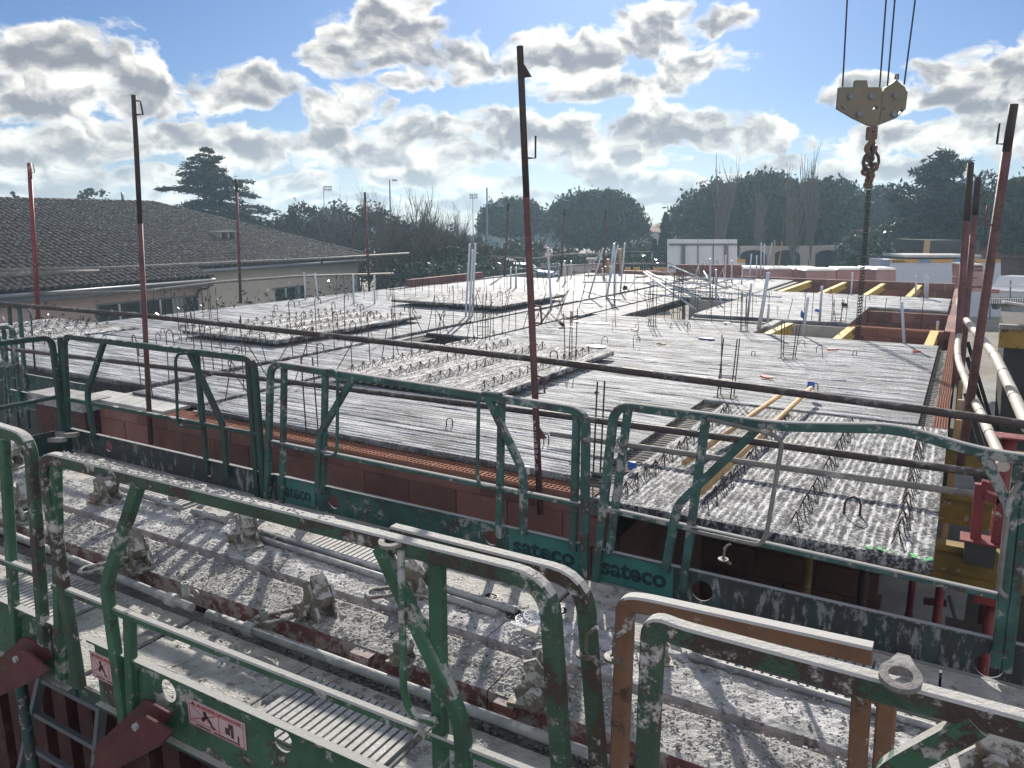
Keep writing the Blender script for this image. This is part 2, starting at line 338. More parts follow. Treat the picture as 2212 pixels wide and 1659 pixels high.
    def ring(s, c, ax, r, h, n=16, ri=0.):
        c = Vector(c); ax = Vector(ax).normalized(); a = ax.orthogonal().normalized(); b = ax.cross(a); vs = []
        rs = [(r, -h / 2), (r, h / 2)] + ([(ri, h / 2), (ri, -h / 2)] if ri > 0 else [])
        for (rr, z) in rs:
            for k in range(n): vs.append(c + ax * z + a * (rr * math.cos(2 * math.pi * k / n)) + b * (rr * math.sin(2 * math.pi * k / n)))
        fs = []; q = len(rs)
        rng = range(q) if ri > 0 else range(1)
        for j in rng:
            jj = (j + 1) % q
            for k in range(n): fs.append((j * n + k, j * n + (k + 1) % n, jj * n + (k + 1) % n, jj * n + k))
        if ri <= 0: fs += [tuple(range(n))[::-1], tuple(range(n, 2 * n))]
        return s.add(vs, fs)
    def mesh(s, name, off=(0, 0, 0)):
        me = bpy.data.meshes.new(name); ox, oy, oz = off
        me.from_pydata([(x - ox, y - oy, z - oz) for x, y, z in s.v], [], s.f)
        if any(s.sm): me.polygons.foreach_set('use_smooth', s.sm)
        return me
    def build(s, name, m, parent=None, **tags):
        off = wloc(parent) if parent is not None else (s.v and Vector(s.v[0])) or Vector()
        if parent is None:
            arr = np.array(s.v); off = Vector(((arr[:, 0].min() + arr[:, 0].max()) / 2, (arr[:, 1].min() + arr[:, 1].max()) / 2, arr[:, 2].min()))
        me = s.mesh(name, off); me.materials.append(MATS[m] if isinstance(m, str) else m)
        return link(name, me, parent, None if parent is not None else off, **tags)
def link(name, me, parent=None, loc=None, **tags):
    o = bpy.data.objects.new(name, me); COL.objects.link(o)
    if parent is not None: o.parent = parent; KIDS.setdefault(parent.name, []).append(o)
    if loc is not None: o.location = loc
    return finish(o, **tags)
def np_mesh(name, V, Fq, m, smooth=False):
    me = bpy.data.meshes.new(name); V = np.asarray(V, np.float32); Fq = np.asarray(Fq, np.int32); k = Fq.shape[1]
    me.vertices.add(len(V)); me.vertices.foreach_set('co', V.ravel()); me.loops.add(Fq.size); me.loops.foreach_set('vertex_index', Fq.ravel())
    me.polygons.add(len(Fq)); me.polygons.foreach_set('loop_start', np.arange(0, Fq.size, k, dtype=np.int32))
    if smooth: me.polygons.foreach_set('use_smooth', np.ones(len(Fq), bool))
    me.update(calc_edges=True); me.validate(); me.materials.append(MATS[m] if isinstance(m, str) else m); return me
def fillet(pts, r, k=5):
    pts = [Vector(p) for p in pts]; out = [pts[0]]
    for i in range(1, len(pts) - 1):
        a, p, b = pts[i - 1], pts[i], pts[i + 1]; u = (a - p); v = (b - p); rr = min(r, u.length * .49, v.length * .49); u.normalize(); v.normalize()
        p0, p1 = p + u * rr, p + v * rr
        for j in range(k + 1):
            t = j / k; out.append(p0 * (1 - t) ** 2 + p * (2 * t * (1 - t)) + p1 * t ** 2)
    return out + [pts[-1]]
def text_part(s, body, m, parent, origin, xdir, ydir, size, bold=0., name='lettering', width=None, push=0.):
    cu = bpy.data.curves.new('lettering', 'FONT'); cu.body = body; cu.size = size; cu.offset = bold; cu.extrude = .0008; cu.align_x = 'LEFT'; cu.resolution_u = 3
    o = bpy.data.objects.new('lettering_source', cu); COL.objects.link(o); bpy.context.view_layer.update()
    me = bpy.data.meshes.new_from_object(o.evaluated_get(bpy.context.evaluated_depsgraph_get())); bpy.data.objects.remove(o); bpy.data.curves.remove(cu)
    co = np.zeros(len(me.vertices) * 3, np.float32); me.vertices.foreach_get('co', co); co = co.reshape(-1, 3)
    x = Vector(xdir).normalized(); y = Vector(ydir).normalized(); z = x.cross(y)
    if width: co[:, 0] *= width / max(1e-6, co[:, 0].max())
    org = Vector(origin) - wloc(parent) + z * push
    out = co[:, :1] * np.array(x) + co[:, 1:2] * np.array(y) + co[:, 2:3] * np.array(z) + np.array(org)
    me.vertices.foreach_set('co', out.astype(np.float32).ravel()); me.materials.clear(); me.materials.append(MATS[m])
    return link(name, me, parent)
rnd = random.Random(7); rng = np.random.default_rng(11)
# ------------------------------------------------------------------ ground and floors
def sheet(name, x0, x1, y0, y1, z, m, kind='structure'):
    b = MB(); b.add([(x0, y0, z), (x1, y0, z), (x1, y1, z), (x0, y1, z)], [(0, 1, 2, 3)]); return b.build(name, m, None, kind=kind)
sheet('ground', -1500, 1500, -60, 2600, -3.02, 'ground')
sheet('concrete_floor', -15.3, 6.5, 3.2, 28.6, -3.0, 'floor')

# ------------------------------------------------------------------ precast slab plates with raked ribs
def slab_mat(name, lo, hi, stretch, nscale=5., grain=.8, spec=.5, rough=.55, aw=.85, gw=.75, gs=55):
    m = bpy.data.materials.new(name); m.use_nodes = True; t = m.node_tree; N, Lk, n, mth = nodes(t); b = t.nodes['Principled BSDF']
    geo = n('ShaderNodeNewGeometry'); at = n('ShaderNodeAttribute', attribute_name='rib')
    mp = n('ShaderNodeMapping'); mp.inputs['Scale'].default_value = stretch; Lk.new(geo.outputs['Position'], mp.inputs[0])
    a = n('ShaderNodeTexNoise'); a.inputs['Scale'].default_value = nscale; a.inputs['Detail'].default_value = 8; a.inputs['Roughness'].default_value = .7; Lk.new(mp.outputs[0], a.inputs['Vector'])
    g = n('ShaderNodeTexNoise'); g.inputs['Scale'].default_value = gs; g.inputs['Detail'].default_value = 6; g.inputs['Roughness'].default_value = .75; Lk.new(geo.outputs['Position'], g.inputs['Vector'])
    v = mth('ADD', mth('MULTIPLY', a.outputs['Fac'], aw), mth('ADD', mth('MULTIPLY', at.outputs['Fac'], .16), mth('MULTIPLY', g.outputs['Fac'], gw)))
    r = n('ShaderNodeMapRange'); Lk.new(v, r.inputs[0]); r.inputs[1].default_value = .775; r.inputs[2].default_value = .985
    mix = n('ShaderNodeMix', data_type='RGBA'); Lk.new(r.outputs[0], mix.inputs['Factor']); mix.inputs[6].default_value = tuple(lo) + (1,); mix.inputs[7].default_value = tuple(hi) + (1,)
    Lk.new(mix.outputs[2], b.inputs['Base Color']); b.inputs['Roughness'].default_value = rough; b.inputs['Specular IOR Level'].default_value = spec
    bu = n('ShaderNodeBump'); bu.inputs['Strength'].default_value = grain; bu.inputs['Distance'].default_value = .012
    Lk.new(mth('ADD', g.outputs['Fac'], mth('MULTIPLY', a.outputs['Fac'], .6)), bu.inputs['Height']); Lk.new(bu.outputs[0], b.inputs['Normal'])
    MATS[name] = m; return m
slab_mat('slab_x', (.115, .122, .138), (.62, .64, .67), (.30, 3.6, 1.), nscale=3.0, spec=.16, rough=.7, aw=1.0, gw=.62)
slab_mat('slab_y', (.06, .062, .07), (.72, .725, .735), (4.2, 1.5, 1.), nscale=4., spec=.12, rough=.75, aw=.72, gw=.88, gs=42)
def ribbed(x0, x1, y0, y1, z, along='x', pitch=.068, amp=.014, sub=4, step=.22, seed=0):
    """raked top surface: ridges of uneven height, as vertices; returns (verts, quads, rib height 0..1)"""
    r = np.random.default_rng(seed)
    if along == 'x': L0, L1, T0, T1 = x0, x1, y0, y1
    else: L0, L1, T0, T1 = y0, y1, x0, x1
    nt = max(2, int((T1 - T0) / (pitch / sub))); nl = max(2, int((L1 - L0) / step))
    T = np.linspace(T0, T1, nt + 1); Lv = np.linspace(L0, L1, nl + 1)
    k = (T / pitch); ph = k - np.floor(k); ridge = np.clip(1 - np.abs(ph - .5) * 3.0, 0, 1)
    ra = r.uniform(.25, 1.2, int(nt / sub) + 400); ai = ra[(np.floor(k).astype(int)) % len(ra)]
    along_n = np.cumsum(r.normal(0, .22, (nl + 1, 1)), 0) * 0 + 1
    H = (ridge * ai)[None, :] * (1 + r.normal(0, .38, (nl + 1, nt + 1)).clip(-.8, .8)) * along_n
    H = np.clip(H, 0, 1.5); wob = (np.convolve(r.normal(0, 1, nl + 9), np.ones(5) / 5, 'same')[:nl + 1] * pitch * .12)
    LL, TT = np.meshgrid(Lv, T, indexing='ij'); TT = TT + wob[:, None]; TT[:, 0] = T0; TT[:, -1] = T1
    H[:, 0] = H[:, -1] = 0; H[0] = H[-1] = 0
    Zz = z + H * amp
    X, Y = (LL, TT) if along == 'x' else (TT, LL)
    V = np.stack([X, Y, Zz], -1).reshape(-1, 3); i = np.arange(nl)[:, None] * (nt + 1) + np.arange(nt)[None, :]
    Q = np.stack([i, i + nt + 1, i + nt + 2, i + 1], -1).reshape(-1, 4)
    if along != 'x': Q = Q[:, ::-1]
    else: Q = Q
    return V, Q, H.reshape(-1)
NSLAB = [0]
def plate(x0, x1, y0, y1, z=0., th=.06, along='x', label='', group='precast slabs laid flush on the walls', **kw):
    NSLAB[0] += 1
    V, Q, H = ribbed(x0, x1, y0, y1, z, along, seed=NSLAB[0], **kw)
    cx, cy = (x0 + x1) / 2, (y0 + y1) / 2
    # normals up?
    a, b_, c = V[Q[0][0]], V[Q[0][1]], V[Q[0][2]]
    if np.cross(b_ - a, c - a)[2] < 0: Q = Q[:, ::-1]
    n0 = len(V); e = .0
    S = np.array([(x0, y0, z), (x1, y0, z), (x1, y1, z), (x0, y1, z), (x0, y0, z - th), (x1, y0, z - th), (x1, y1, z - th), (x0, y1, z - th)])
    SQ = np.array([(0, 4, 5, 1), (1, 5, 6, 2), (2, 6, 7, 3), (3, 7, 4, 0), (7, 6, 5, 4)])[:, ::-1] + n0
    V = np.vstack([V, S]); Q = np.vstack([Q, SQ]); H = np.concatenate([H, np.full(8, .15)])
    V = V - np.array([cx, cy, z - th])
    me = np_mesh('precast_slab', V, Q, 'slab_x' if along == 'x' else 'slab_y')
    at = me.attributes.new('rib', 'FLOAT', 'POINT'); at.data.foreach_set('value', np.clip(H, 0, 1).astype(np.float32))
    return link('precast_slab', me, None, (cx, cy, z - th), label=label, category='concrete slab', group=group)
GIR = {}
def girder_mesh(L, h=.105, w=.072, pitch=.2):
    """wire girder: only the upper parts of the bent wires stand out of the concrete, meeting in fans"""
    k = round(L, 2)
    if k in GIR: return GIR[k]
    b = MB(); n = int(L / pitch); r = .0035; rg = random.Random(4)
    for i in range(n):
        y = (i + .5) * pitch; a = (rg.uniform(-.006, .006), y, h + rg.uniform(-.008, .008))
        for sx in (-1, 1):
            for sy in (-1, 1): b.tube([a, (sx * w * .55, y + sy * pitch * .36, 0)], r, 4, smooth=False)
            b.tube([a, (sx * w * .4 + rg.uniform(-.01, .01), y + rg.uniform(-.03, .03), 0)], r * .9, 4, smooth=False)
    me = b.mesh('lattice_girder'); me.materials.append(MATS['rebar']); GIR[k] = me; return me
def arcs_mesh(L, h=.10, w=.10, pitch=.2):
    """the sine shaped wire rows: only the peaks stand out of the concrete"""
    return girder_mesh(L, h, w, pitch)
def loop(parent, p, h=.12, w=.07, ang=0., r=.006, name='lifting_loop'):
    d = Vector((math.cos(ang), math.sin(ang), 0)); p = Vector(p); u = Vector((0, 0, 1))
    pts = [p - d * w / 2, p - d * w / 2 + u * (h - w / 2)] + [p + u * (h - w / 2) + (d * -math.cos(a) + u * math.sin(a)) * w / 2 for a in (R(45), R(90), R(135))] + [p + d * w / 2 + u * (h - w / 2), p + d * w / 2]
    b = MB(); b.tube(pts, r, 6); return b.build(name, 'rebar', parent)
# right field
p = plate(-7.0, -2.40, 5.28, 7.68, label='ribbed slab along the brick wall between the red poles, chalk marked front edge', sub=5)
text_part(None, 'Sa 21', 'letter', p, Yp(1228, 1004, 5.27) + Vector((0, -.003, 0)), (1, .0, -.06), (0, 0, 1), .06)
b = MB(); b.box2((-2.99, 5.262, -.055), (-2.90, 5.275, .012)); b.build('chalk_tag', 'plastic_white', p)
loop(p, Zp(1180, 960), .10, .05); loop(p, (-5.2, 7.2, 0), .09, .06); loop(p, (-4.2, 6.0, 0), .09, .06, .5)
plate(-7.0, -2.40, 7.69, 8.42, label='narrow ribbed slab strip passing under the tilted girder slab')
p = plate(-7.0, -.25, 8.43, 10.83, label='ribbed slab right behind the front slab with the poles lying on it')
for q in ((-1.4, 9.6), (-3.2, 9.3), (-5.2, 10.2)): loop(p, q + (0,), .08, .05, .4)
p = plate(-7.0, -.25, 10.84, 13.24, label='wide ribbed slab in the middle of the right field with plank scraps')
for q in ((-1.3, 12.4), (-2.6, 11.6), (-4.6, 12.1)): loop(p, q + (0,), .08, .05, .4)
plate(-7.0, -.25, 13.25, 14.10, label='ribbed slab strip at the edge of the open shaft with yellow beams')
plate(-6.75, -3.2, 14.12, 15.3, label='small ribbed slab left of the nearer open shaft')
p = plate(-5.0, -.25, 19.8, 23.0, label='far ribbed slab in front of the timber beamed openings', sub=3)
plate(-5.0, -1.86, 16.4, 19.79, label='ribbed slab with a free front edge behind the hanging chain', sub=3)
plate(-6.9, -6.25, 15.31, 23.0, label='slender ribbed slab strip beside the tangled bars', sub=3)
plate(-6.9, -5.02, 23.02, 27.7, label='far ribbed slab beside the leaning white pipes', sub=2, pitch=.08)
plate(-6.24, -5.05, 20.2, 23.0, label='short ribbed slab behind the middle pit', sub=3)
# middle strip between the two joints
plate(-8.33, -7.12, 5.42, 7.6, label='narrow ribbed slab at the left end of the brick wall with bent bars')
plate(-8.33, -7.12, 7.62, 10.2, label='narrow ribbed slab between the two dark joints, second from the wall')
plate(-8.28, -7.1, 11.15, 14.9, label='narrow ribbed slab behind the small floor opening', sub=3)
plate(-8.20, -7.0, 14.92, 19.0, label='narrow ribbed slab of the middle strip with tall bars', sub=3)
plate(-8.15, -7.0, 19.02, 27.7, label='far end of the narrow middle strip slabs', sub=2, pitch=.08)
# left field
plate(-14.8, -8.56, 5.75, 8.1, label='large ribbed slab in the left front with standing hooked bars')
plate(-14.8, -8.5, 8.11, 10.5, label='large ribbed slab lying under the loose girder slab')
plate(-14.8, -8.5, 10.51, 12.9, label='large ribbed slab behind the loose girder slab', sub=3)
plate(-14.8, -8.42, 12.91, 15.3, label='large ribbed slab in line with the house corner', sub=3)
plate(-14.6, -8.42, 15.31, 17.7, label='ribbed slab below the raised far slab', sub=3, pitch=.08)
plate(-14.4, -8.35, 17.71, 20.1, label='far left ribbed slab beside the glossy hedge', sub=2, pitch=.08)
plate(-14.3, -8.35, 20.11, 24.2, label='farthest ribbed slab of the left field', sub=2, pitch=.1)
plate(-12.6, -8.35, 24.21, 27.7, label='ribbed slab at the far brick kerb', sub=2, pitch=.1)
# slabs with lattice girders
def girder_plate(x0, x1, y0, y1, z, xs, label, th=.06, loops=(), group='precast slabs with wire girders', comb=False, inset=.12, **kw):
    p = plate(x0, x1, y0, y1, z, th, 'y', label, group, **kw)
    for i, x in enumerate(xs):
        me = girder_mesh(y1 - y0 - 2 * inset); link('lattice_girder', me, p, Vector((x, y0 + inset, z - .008)) - Vector(p.location))
    for q in loops: loop(p, q, .13, .10, .25, .008)
    if comb:
        me = None
        for i in range(int((x1 - x0) / .12)):
            x = x0 + .06 + i * .12
            if me is None: bb = MB(); bb.tube([(0, 0, 0), (0, -.14, -.005)], .004, 4); me = bb.mesh('comb_wire'); me.materials.append(MATS['galv'])
            link('comb_wire', me, p, Vector((x, y0, z - th * .5)) - Vector(p.location))
    return p
fp = girder_plate(-2.16, .015, 4.90, 8.34, .0, [-2.0, -1.40, -.80, -.19], 'front right slab with four rows of wire girders and green paint on its corner', th=.075, sub=6, pitch=.05, amp=.006, loops=[tuple(Zp(1840, 1112))], step=.07)
fl = MB(); rr = random.Random(3)
for i in range(12):
    x = -.36 + .36 * rr.random() ** .8; s = .012 + .02 * rr.random()
    fl.box((x, 4.905 + rr.random() * .035, .010 + rr.random() * .004), (s * 1.6, s * .8, .003), Matrix.Rotation(rr.random() * 3, 3, 'Z'))
fl.build('paint_mark', 'fluo_green', fp)
girder_plate(-11.55, -9.28, 8.55, 12.35, .125, [-11.3, -10.7, -10.1, -9.5], 'loose girder slab lying raised on the left field', sub=3)
girder_plate(-6.75, -4.28, 6.98, 10.3, .125, [-6.5, -5.9, -5.3, -4.55], 'loose girder slab resting crooked on the middle of the deck with a comb of wires', sub=4, comb=True, loops=[(-4.7, 9.2, .125)], step=.12)
girder_plate(-11.7, -8.7, 14.4, 17.6, .15, [], 'far loose slab without girders lifted on battens', sub=3)
girder_plate(-15.9, -13.2, 6.6, 8.9, .03, [-15.6, -15.0, -14.4, -13.8], 'girder slab at the left rim of the deck below the house', sub=3)
# battens carrying the loose slabs
def batten(p, q, w, h, label, m='wood', name='timber_batten', group='battens under the loose slabs'):
    b = MB(); b.bar(p, q, w, h); return b.build(name, m, None, label=label, category='timber', group=group)
batten((-11.2, 9.2, .04), (-9.4, 9.2, .04), .08, .05, 'wood batten under the near end of the left loose slab')
batten((-11.2, 11.7, .04), (-9.4, 11.7, .04), .08, .05, 'wood batten under the far end of the left loose slab')
batten((-6.6, 7.6, .04), (-4.4, 7.6, .04), .08, .05, 'wood batten under the near end of the crooked middle slab')
batten((-6.6, 9.8, .04), (-4.4, 9.8, .04), .08, .05, 'wood batten under the far end of the crooked middle slab')
batten((-11.5, 15.0, .05), (-8.9, 15.0, .05), .08, .075, 'wood batten under the near end of the far loose slab')
batten((-11.5, 17.0, .05), (-8.9, 17.0, .05), .08, .075, 'wood batten under the far end of the far loose slab')
# ------------------------------------------------------------------ in-situ joints and walls under the slab
def wall(name, a, b_, m, label, cat='wall', group=None):
    q = MB(); q.box2(a, b_); return q.build(name, m, None, label=label, category=cat, group=group)
wall('concrete_beam', (-8.55, 5.3, -.45), (-8.34, 27.6, -.05), 'concrete', 'sunken concrete joint with starter bars left of the narrow middle slabs', 'concrete beam')
wall('concrete_beam', (-7.11, 5.3, -.45), (-7.01, 27.6, -.05), 'concrete', 'sunken concrete joint with starter bars right of the narrow middle slabs', 'concrete beam')
wall('concrete_wall', (-3.3, 15.32, -3), (-3.15, 16.38, -.02), 'concrete_pale', 'pale concrete wall closing the left end of the nearer shaft')
wall('concrete_wall', (-5.0, 16.2, -3), (-3.32, 16.39, -.07), 'concrete_pale', 'pale concrete wall under the free edged slab behind the chain')
wall('concrete_wall', (-5.05, 16.42, -3), (-4.9, 23.0, -.065), 'concrete_pale', 'long pale concrete wall on the near side of the middle pit')
wall('concrete_wall', (-6.24, 20.05, -3), (-5.06, 20.19, -.07), 'concrete_pale', 'pale concrete wall at the far end of the middle pit')
wall('concrete_wall', (-3.14, 14.11, -3), (-.3, 14.2, -.30), 'concrete', 'grey wall face below the edge of the ribbed slab at the shaft')
wall('concrete_wall', (-3.14, 16.25, -3), (-1.87, 16.38, -.07), 'concrete_pale', 'pale concrete wall at the back of the nearer shaft')
wall('concrete_wall', (-5.0, 25.2, -3), (-2.5, 25.35, -.24), 'concrete', 'grey cross wall in the far openings on the left')
wall('concrete_wall', (-5.0, 23.0, -3), (-4.86, 27.6, -.05), 'concrete', 'grey wall along the far openings')
# hollow brick walls made of single bricks
BR = {}
def brick_block(L, W, H, m, cells=False):
    k = (round(L, 2), round(W, 2), round(H, 2), m, cells)
    if k in BR: return BR[k]
    b = MB()
    if not cells: b.box((0, 0, H / 2), (L - .010, W, H - .009))
    else:
        hh = H - .03; b.box((0, 0, hh / 2), (L - .006, W, hh)); z0, z1 = hh, H
        nx, ny = 12, 5
        for i in range(nx + 1):
            x = -L / 2 + .006 + (L - .012) * i / nx; b.box((x, 0, (z0 + z1) / 2 + .0005), (.007, W, z1 - z0))
        for j in range(ny + 1):
            y = -W / 2 + .004 + (W - .008) * j / ny; b.box((0, y, (z0 + z1) / 2), (L - .006, .007, z1 - z0 - .002))
    me = b.mesh('brick'); me.materials.append(MATS[m])
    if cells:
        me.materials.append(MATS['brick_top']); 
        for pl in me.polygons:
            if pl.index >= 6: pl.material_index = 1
    BR[k] = me; return me
def brick_wall(label, p0, p1, W, courses, L=.5, top_cells=False, m='brick', group=None, z_shift=0.):
    """p0, p1: ends of the wall's centre line; courses: list of (z0, z1) from the top down"""
    p0, p1 = Vector(p0), Vector(p1); d = (p1 - p0); n = d.length; d.normalize(); ang = math.atan2(d.y, d.x)
    t = thing('brick_wall', (p0.x, p0.y, courses[-1][0]), label, 'brick wall', group)
    r = random.Random(len(label))
    for ci, (z0, z1) in enumerate(courses):
        s = -(L / 2) * (ci % 2)
        while s < n:
            a, e = max(0, s), min(n, s + L); s += L
            if e - a < .04: continue
            me = brick_block(e - a, W, z1 - z0, m, top_cells and ci == 0)
            c = p0 + d * ((a + e) / 2)
            o = link('brick', me, t, Vector((c.x, c.y, z0)) - Vector(t.location) + Vector((-d.y, d.x, 0)) * r.uniform(-.004, .004)); o.rotation_euler = (0, 0, ang)
    return t
def courses(ztop, zbot, h=.25, first=None):
    out = []; z = ztop
    if first: out.append((z - first, z)); z -= first
    while z > zbot + .02: out.append((max(zbot, z - h), z)); z -= h
    return out
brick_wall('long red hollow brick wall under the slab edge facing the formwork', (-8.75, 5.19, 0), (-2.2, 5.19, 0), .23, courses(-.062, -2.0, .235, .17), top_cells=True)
wall('lintel', (-8.75, 5.08, -3), (-2.2, 5.30, -2.01), 'concrete', 'concrete base under the long red brick wall', 'concrete base')
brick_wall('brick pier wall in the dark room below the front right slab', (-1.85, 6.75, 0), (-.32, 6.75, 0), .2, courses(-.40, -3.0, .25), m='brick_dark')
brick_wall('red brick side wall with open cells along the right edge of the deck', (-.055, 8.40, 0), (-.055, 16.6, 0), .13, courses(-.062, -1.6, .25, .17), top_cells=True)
brick_wall('far part of the red brick side wall behind the shafts', (-.11, 16.62, 0), (-.11, 27.9, 0), .22, courses(-.062, -1.4, .25, .17))
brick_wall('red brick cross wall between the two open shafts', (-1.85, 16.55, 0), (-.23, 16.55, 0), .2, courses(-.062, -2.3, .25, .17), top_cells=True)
brick_wall('red brick wall at the back of the notch shaft', (-1.86, 19.68, 0), (-.23, 19.68, 0), .2, courses(-.065, -2.3, .25))
brick_wall('red brick wall on the left side of the notch shaft', (-1.97, 16.66, 0), (-1.97, 19.57, 0), .2, courses(-.065, -1.8, .25))
brick_wall('red brick wall nearest in the row of far openings', (-4.8, 24.3, 0), (-.23, 24.3, 0), .2, courses(-.26, -1.3, .25))
brick_wall('second red brick wall in the row of far openings', (-2.3, 25.9, 0), (-.23, 25.9, 0), .2, courses(-.26, -1.3, .25))
brick_wall('long red brick back wall closing the far openings', (-7.0, 27.85, 0), (-.23, 27.85, 0), .2, courses(.06, -1.2, .25))
brick_wall('low red brick kerb at the far left of the deck', (-12.6, 27.85, 0), (-9.2, 27.85, 0), .2, courses(.12, -.06, .18))
brick_wall('red brick upstand by the glossy hedge', (-15.2, 19.6, 0), (-15.2, 23.9, 0), .2, courses(.16, -.2, .18))
brick_wall('raised red brick parapet left of the white site panel', (-9.2, 27.75, 0), (-7.02, 28.6, 0), .2, courses(.42, -.05, .24))
wall('inner_wall', (-15.3, 5.65, -3), (-15.1, 27.9, -.065), 'concrete', 'outer wall carrying the left edge of the deck')
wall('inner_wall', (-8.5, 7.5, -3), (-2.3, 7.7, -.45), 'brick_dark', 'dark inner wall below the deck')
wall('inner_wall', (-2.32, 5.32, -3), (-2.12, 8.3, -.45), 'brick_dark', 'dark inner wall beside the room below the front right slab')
# ------------------------------------------------------------------ yellow timber beams
def hbeam(p, q, label, h=.2, w=.08, m='yellow_wood', group='yellow timber beams over the shafts'):
    p, q = Vector(p), Vector(q); t = thing('timber_beam', p, label, 'timber beam', group)
    a = MB(); a.bar(p + Vector((0, 0, h / 2 - .02)), q + Vector((0, 0, h / 2 - .02)), w, .04); a.build('upper_flange', m, t)
    a = MB(); a.bar(p - Vector((0, 0, h / 2 - .02)), q - Vector((0, 0, h / 2 - .02)), w, .04); a.build('lower_flange', m, t)
    a = MB(); a.bar(p, q, w * .36, h - .082); a.build('web', m, t); return t
hbeam((-3.02, 14.3, -.14), (-2.95, 16.2, -.14), 'yellow beam across the left end of the nearer shaft', w=.14)
hbeam((-1.82, 14.25, -.14), (-1.80, 16.2, -.14), 'yellow beam across the shaft beside the hanging chain', w=.14)
hbeam((-.40, 14.25, -.14), (-.38, 16.4, -.14), 'yellow beam at the brick side wall end of the nearer shaft', w=.14)
hbeam((-3.1, 15.7, -.45), (-.3, 15.7, -.45), 'long yellow ledger lying low across the nearer shaft')
hbeam((-3.1, 14.9, -.55), (-.3, 14.9, -.55), 'second low yellow ledger across the nearer shaft')
for i, x in enumerate((-4.55, -3.45, -2.3, -1.25)):
    hbeam((x, 23.12, -.10), (x + .05, 27.7, -.10), 'long yellow beam over the far openings, %s from the side wall' % ('fourth', 'third', 'second', 'first')[i], w=.14, group='yellow beams over the far openings')
for i, y in enumerate((23.6, 26.3)):
    hbeam((-4.8, y, -.42), (-.3, y, -.42), ('near', 'far')[i] + ' low ledger crossing below the far yellow beams')
# beams carrying the front right slab
hbeam((-2.1, 5.5, -.20), (1.6, 5.5, -.20), 'dirty yellow beam below the near edge of the front right slab', h=.24, w=.1, m='yellow_dirty', group='yellow beams carrying the front right slab')
hbeam((-2.1, 6.6, -.20), (1.6, 6.6, -.20), 'second dirty yellow beam sticking out beside the front right slab', h=.24, w=.1, m='yellow_dirty', group='yellow beams carrying the front right slab')
hbeam((-2.1, 8.1, -.20), (.9, 8.1, -.20), 'rearmost dirty yellow beam beneath the front right slab', h=.24, w=.1, m='yellow_dirty', group='yellow beams carrying the front right slab')
# trench with wire comb between slab and front right slab
tr = thing('slab_joint', (-2.28, 5.0, -.06), 'dark open joint crossed by short wires beside the front right slab', 'slab joint')
b = MB(); b.box2((-2.40, 5.06, -.2), (-2.165, 8.42, -.062)); b.build('joint_bottom', 'crumb_dark', tr)
me = None
for i in range(44):
    y = 5.2 + i * .072
    if me is None: bb = MB(); bb.tube([(-.02, 0, 0), (.21, 0, .004)], .0045, 4); me = bb.mesh('joint_wire'); me.materials.append(MATS['rebar'])
    link('joint_wire', me, tr, Vector((-2.39, y, -.025)) - Vector(tr.location))

wall('joint_bed', (-.25, 8.43, -.3), (-.125, 14.1, -.07), 'crumb_dark', 'dark gap between the deck edge and the right brick wall', 'joint')
b = MB(); q_ = random.Random(2)
for i in range(60): y = 8.5 + i * .093; b.tube([(-.26, y, -.03), (-.14 + q_.uniform(-.02, .02), y + q_.uniform(-.01, .01), -.025)], .004, 4)
b.build('edge_wires', 'rebar', None, label='row of short wires sticking out of the deck edge towards the right brick wall', kind='stuff')

wall('ledge', (-8.8, 5.06, -.060), (-7.28, 5.41, -.028), 'concrete_pale', 'pale concrete ledge at the left end of the long brick wall', 'concrete ledge')
# ------------------------------------------------------------------ formwork walkway between the camera and the brick wall
ZD = -.20
def fx(Y): return lambda *pts: [Yp(x, y, Y) for x, y in pts]
def walkway(label, x0, x1, y0, y1, joints=(), grates=()):
    t = thing('walkway_platform', (x0, y0, ZD - .1), label, 'platform', 'walkway platforms of the formwork')
    xs = [x0] + list(joints) + [x1]
    for a, e in zip(xs[:-1], xs[1:]):
        b = MB(); b.box2((a + .006, y0, ZD - .02), (e - .006, y1, ZD))
        o = b.build('deck_plate', 'deck', t)
    b = MB(); b.box2((x0, y0, ZD - .10), (x1, y0 + .05, ZD - .022)); b.box2((x0, y1 - .05, ZD - .10), (x1, y1, ZD - .022)); b.build('edge_beam', 'green_dark', t)
    for (a, e, c, d) in grates:
        b = MB(); b.box2((a, c, ZD + .002), (e, d, ZD + .009)); g = b.build('grating', 'crumb_dark', t)
        n = int((e - a) / .042); m0 = MB(); m0.prism([(-.0165, c, ZD + .010), (.0165, c, ZD + .010), (.0145, c, ZD + .024), (-.0145, c, ZD + .024)], (0, d - c, 0))
        me = m0.mesh('grating_bar', Vector((0, c, ZD))); me.materials.append(MATS['galv'])
        for i in range(n): link('grating_bar', me, g, Vector((a + .02 + i * .042, c, ZD)) - wloc(g))
    return t
walkway('near walkway with two chequer plates and the dark ribbed grating', -3.50, -.86, 1.84, 2.50, joints=(-2.62,), grates=[(-2.53, -1.80, 2.0, 2.42)])
walkway('short walkway behind the leftmost near rail', -6.1, -3.53, 1.84, 2.50, joints=(-4.4,), grates=[(-4.9, -4.1, 2.0, 2.44)])
walkway('walkway beside the orange frame', -.84, 1.8, 1.84, 2.50, joints=(.4,))
walkway('far walkway along the dark grey toe board', -7.2, -4.56, 3.40, 4.05, joints=(-5.6,), grates=[(-6.3, -5.0, 3.45, 3.9)])
walkway('far walkway behind the stencilled toe board', -4.54, -1.86, 3.40, 4.05, joints=(-2.75,), grates=[(-3.70, -2.80, 3.46, 3.98)])
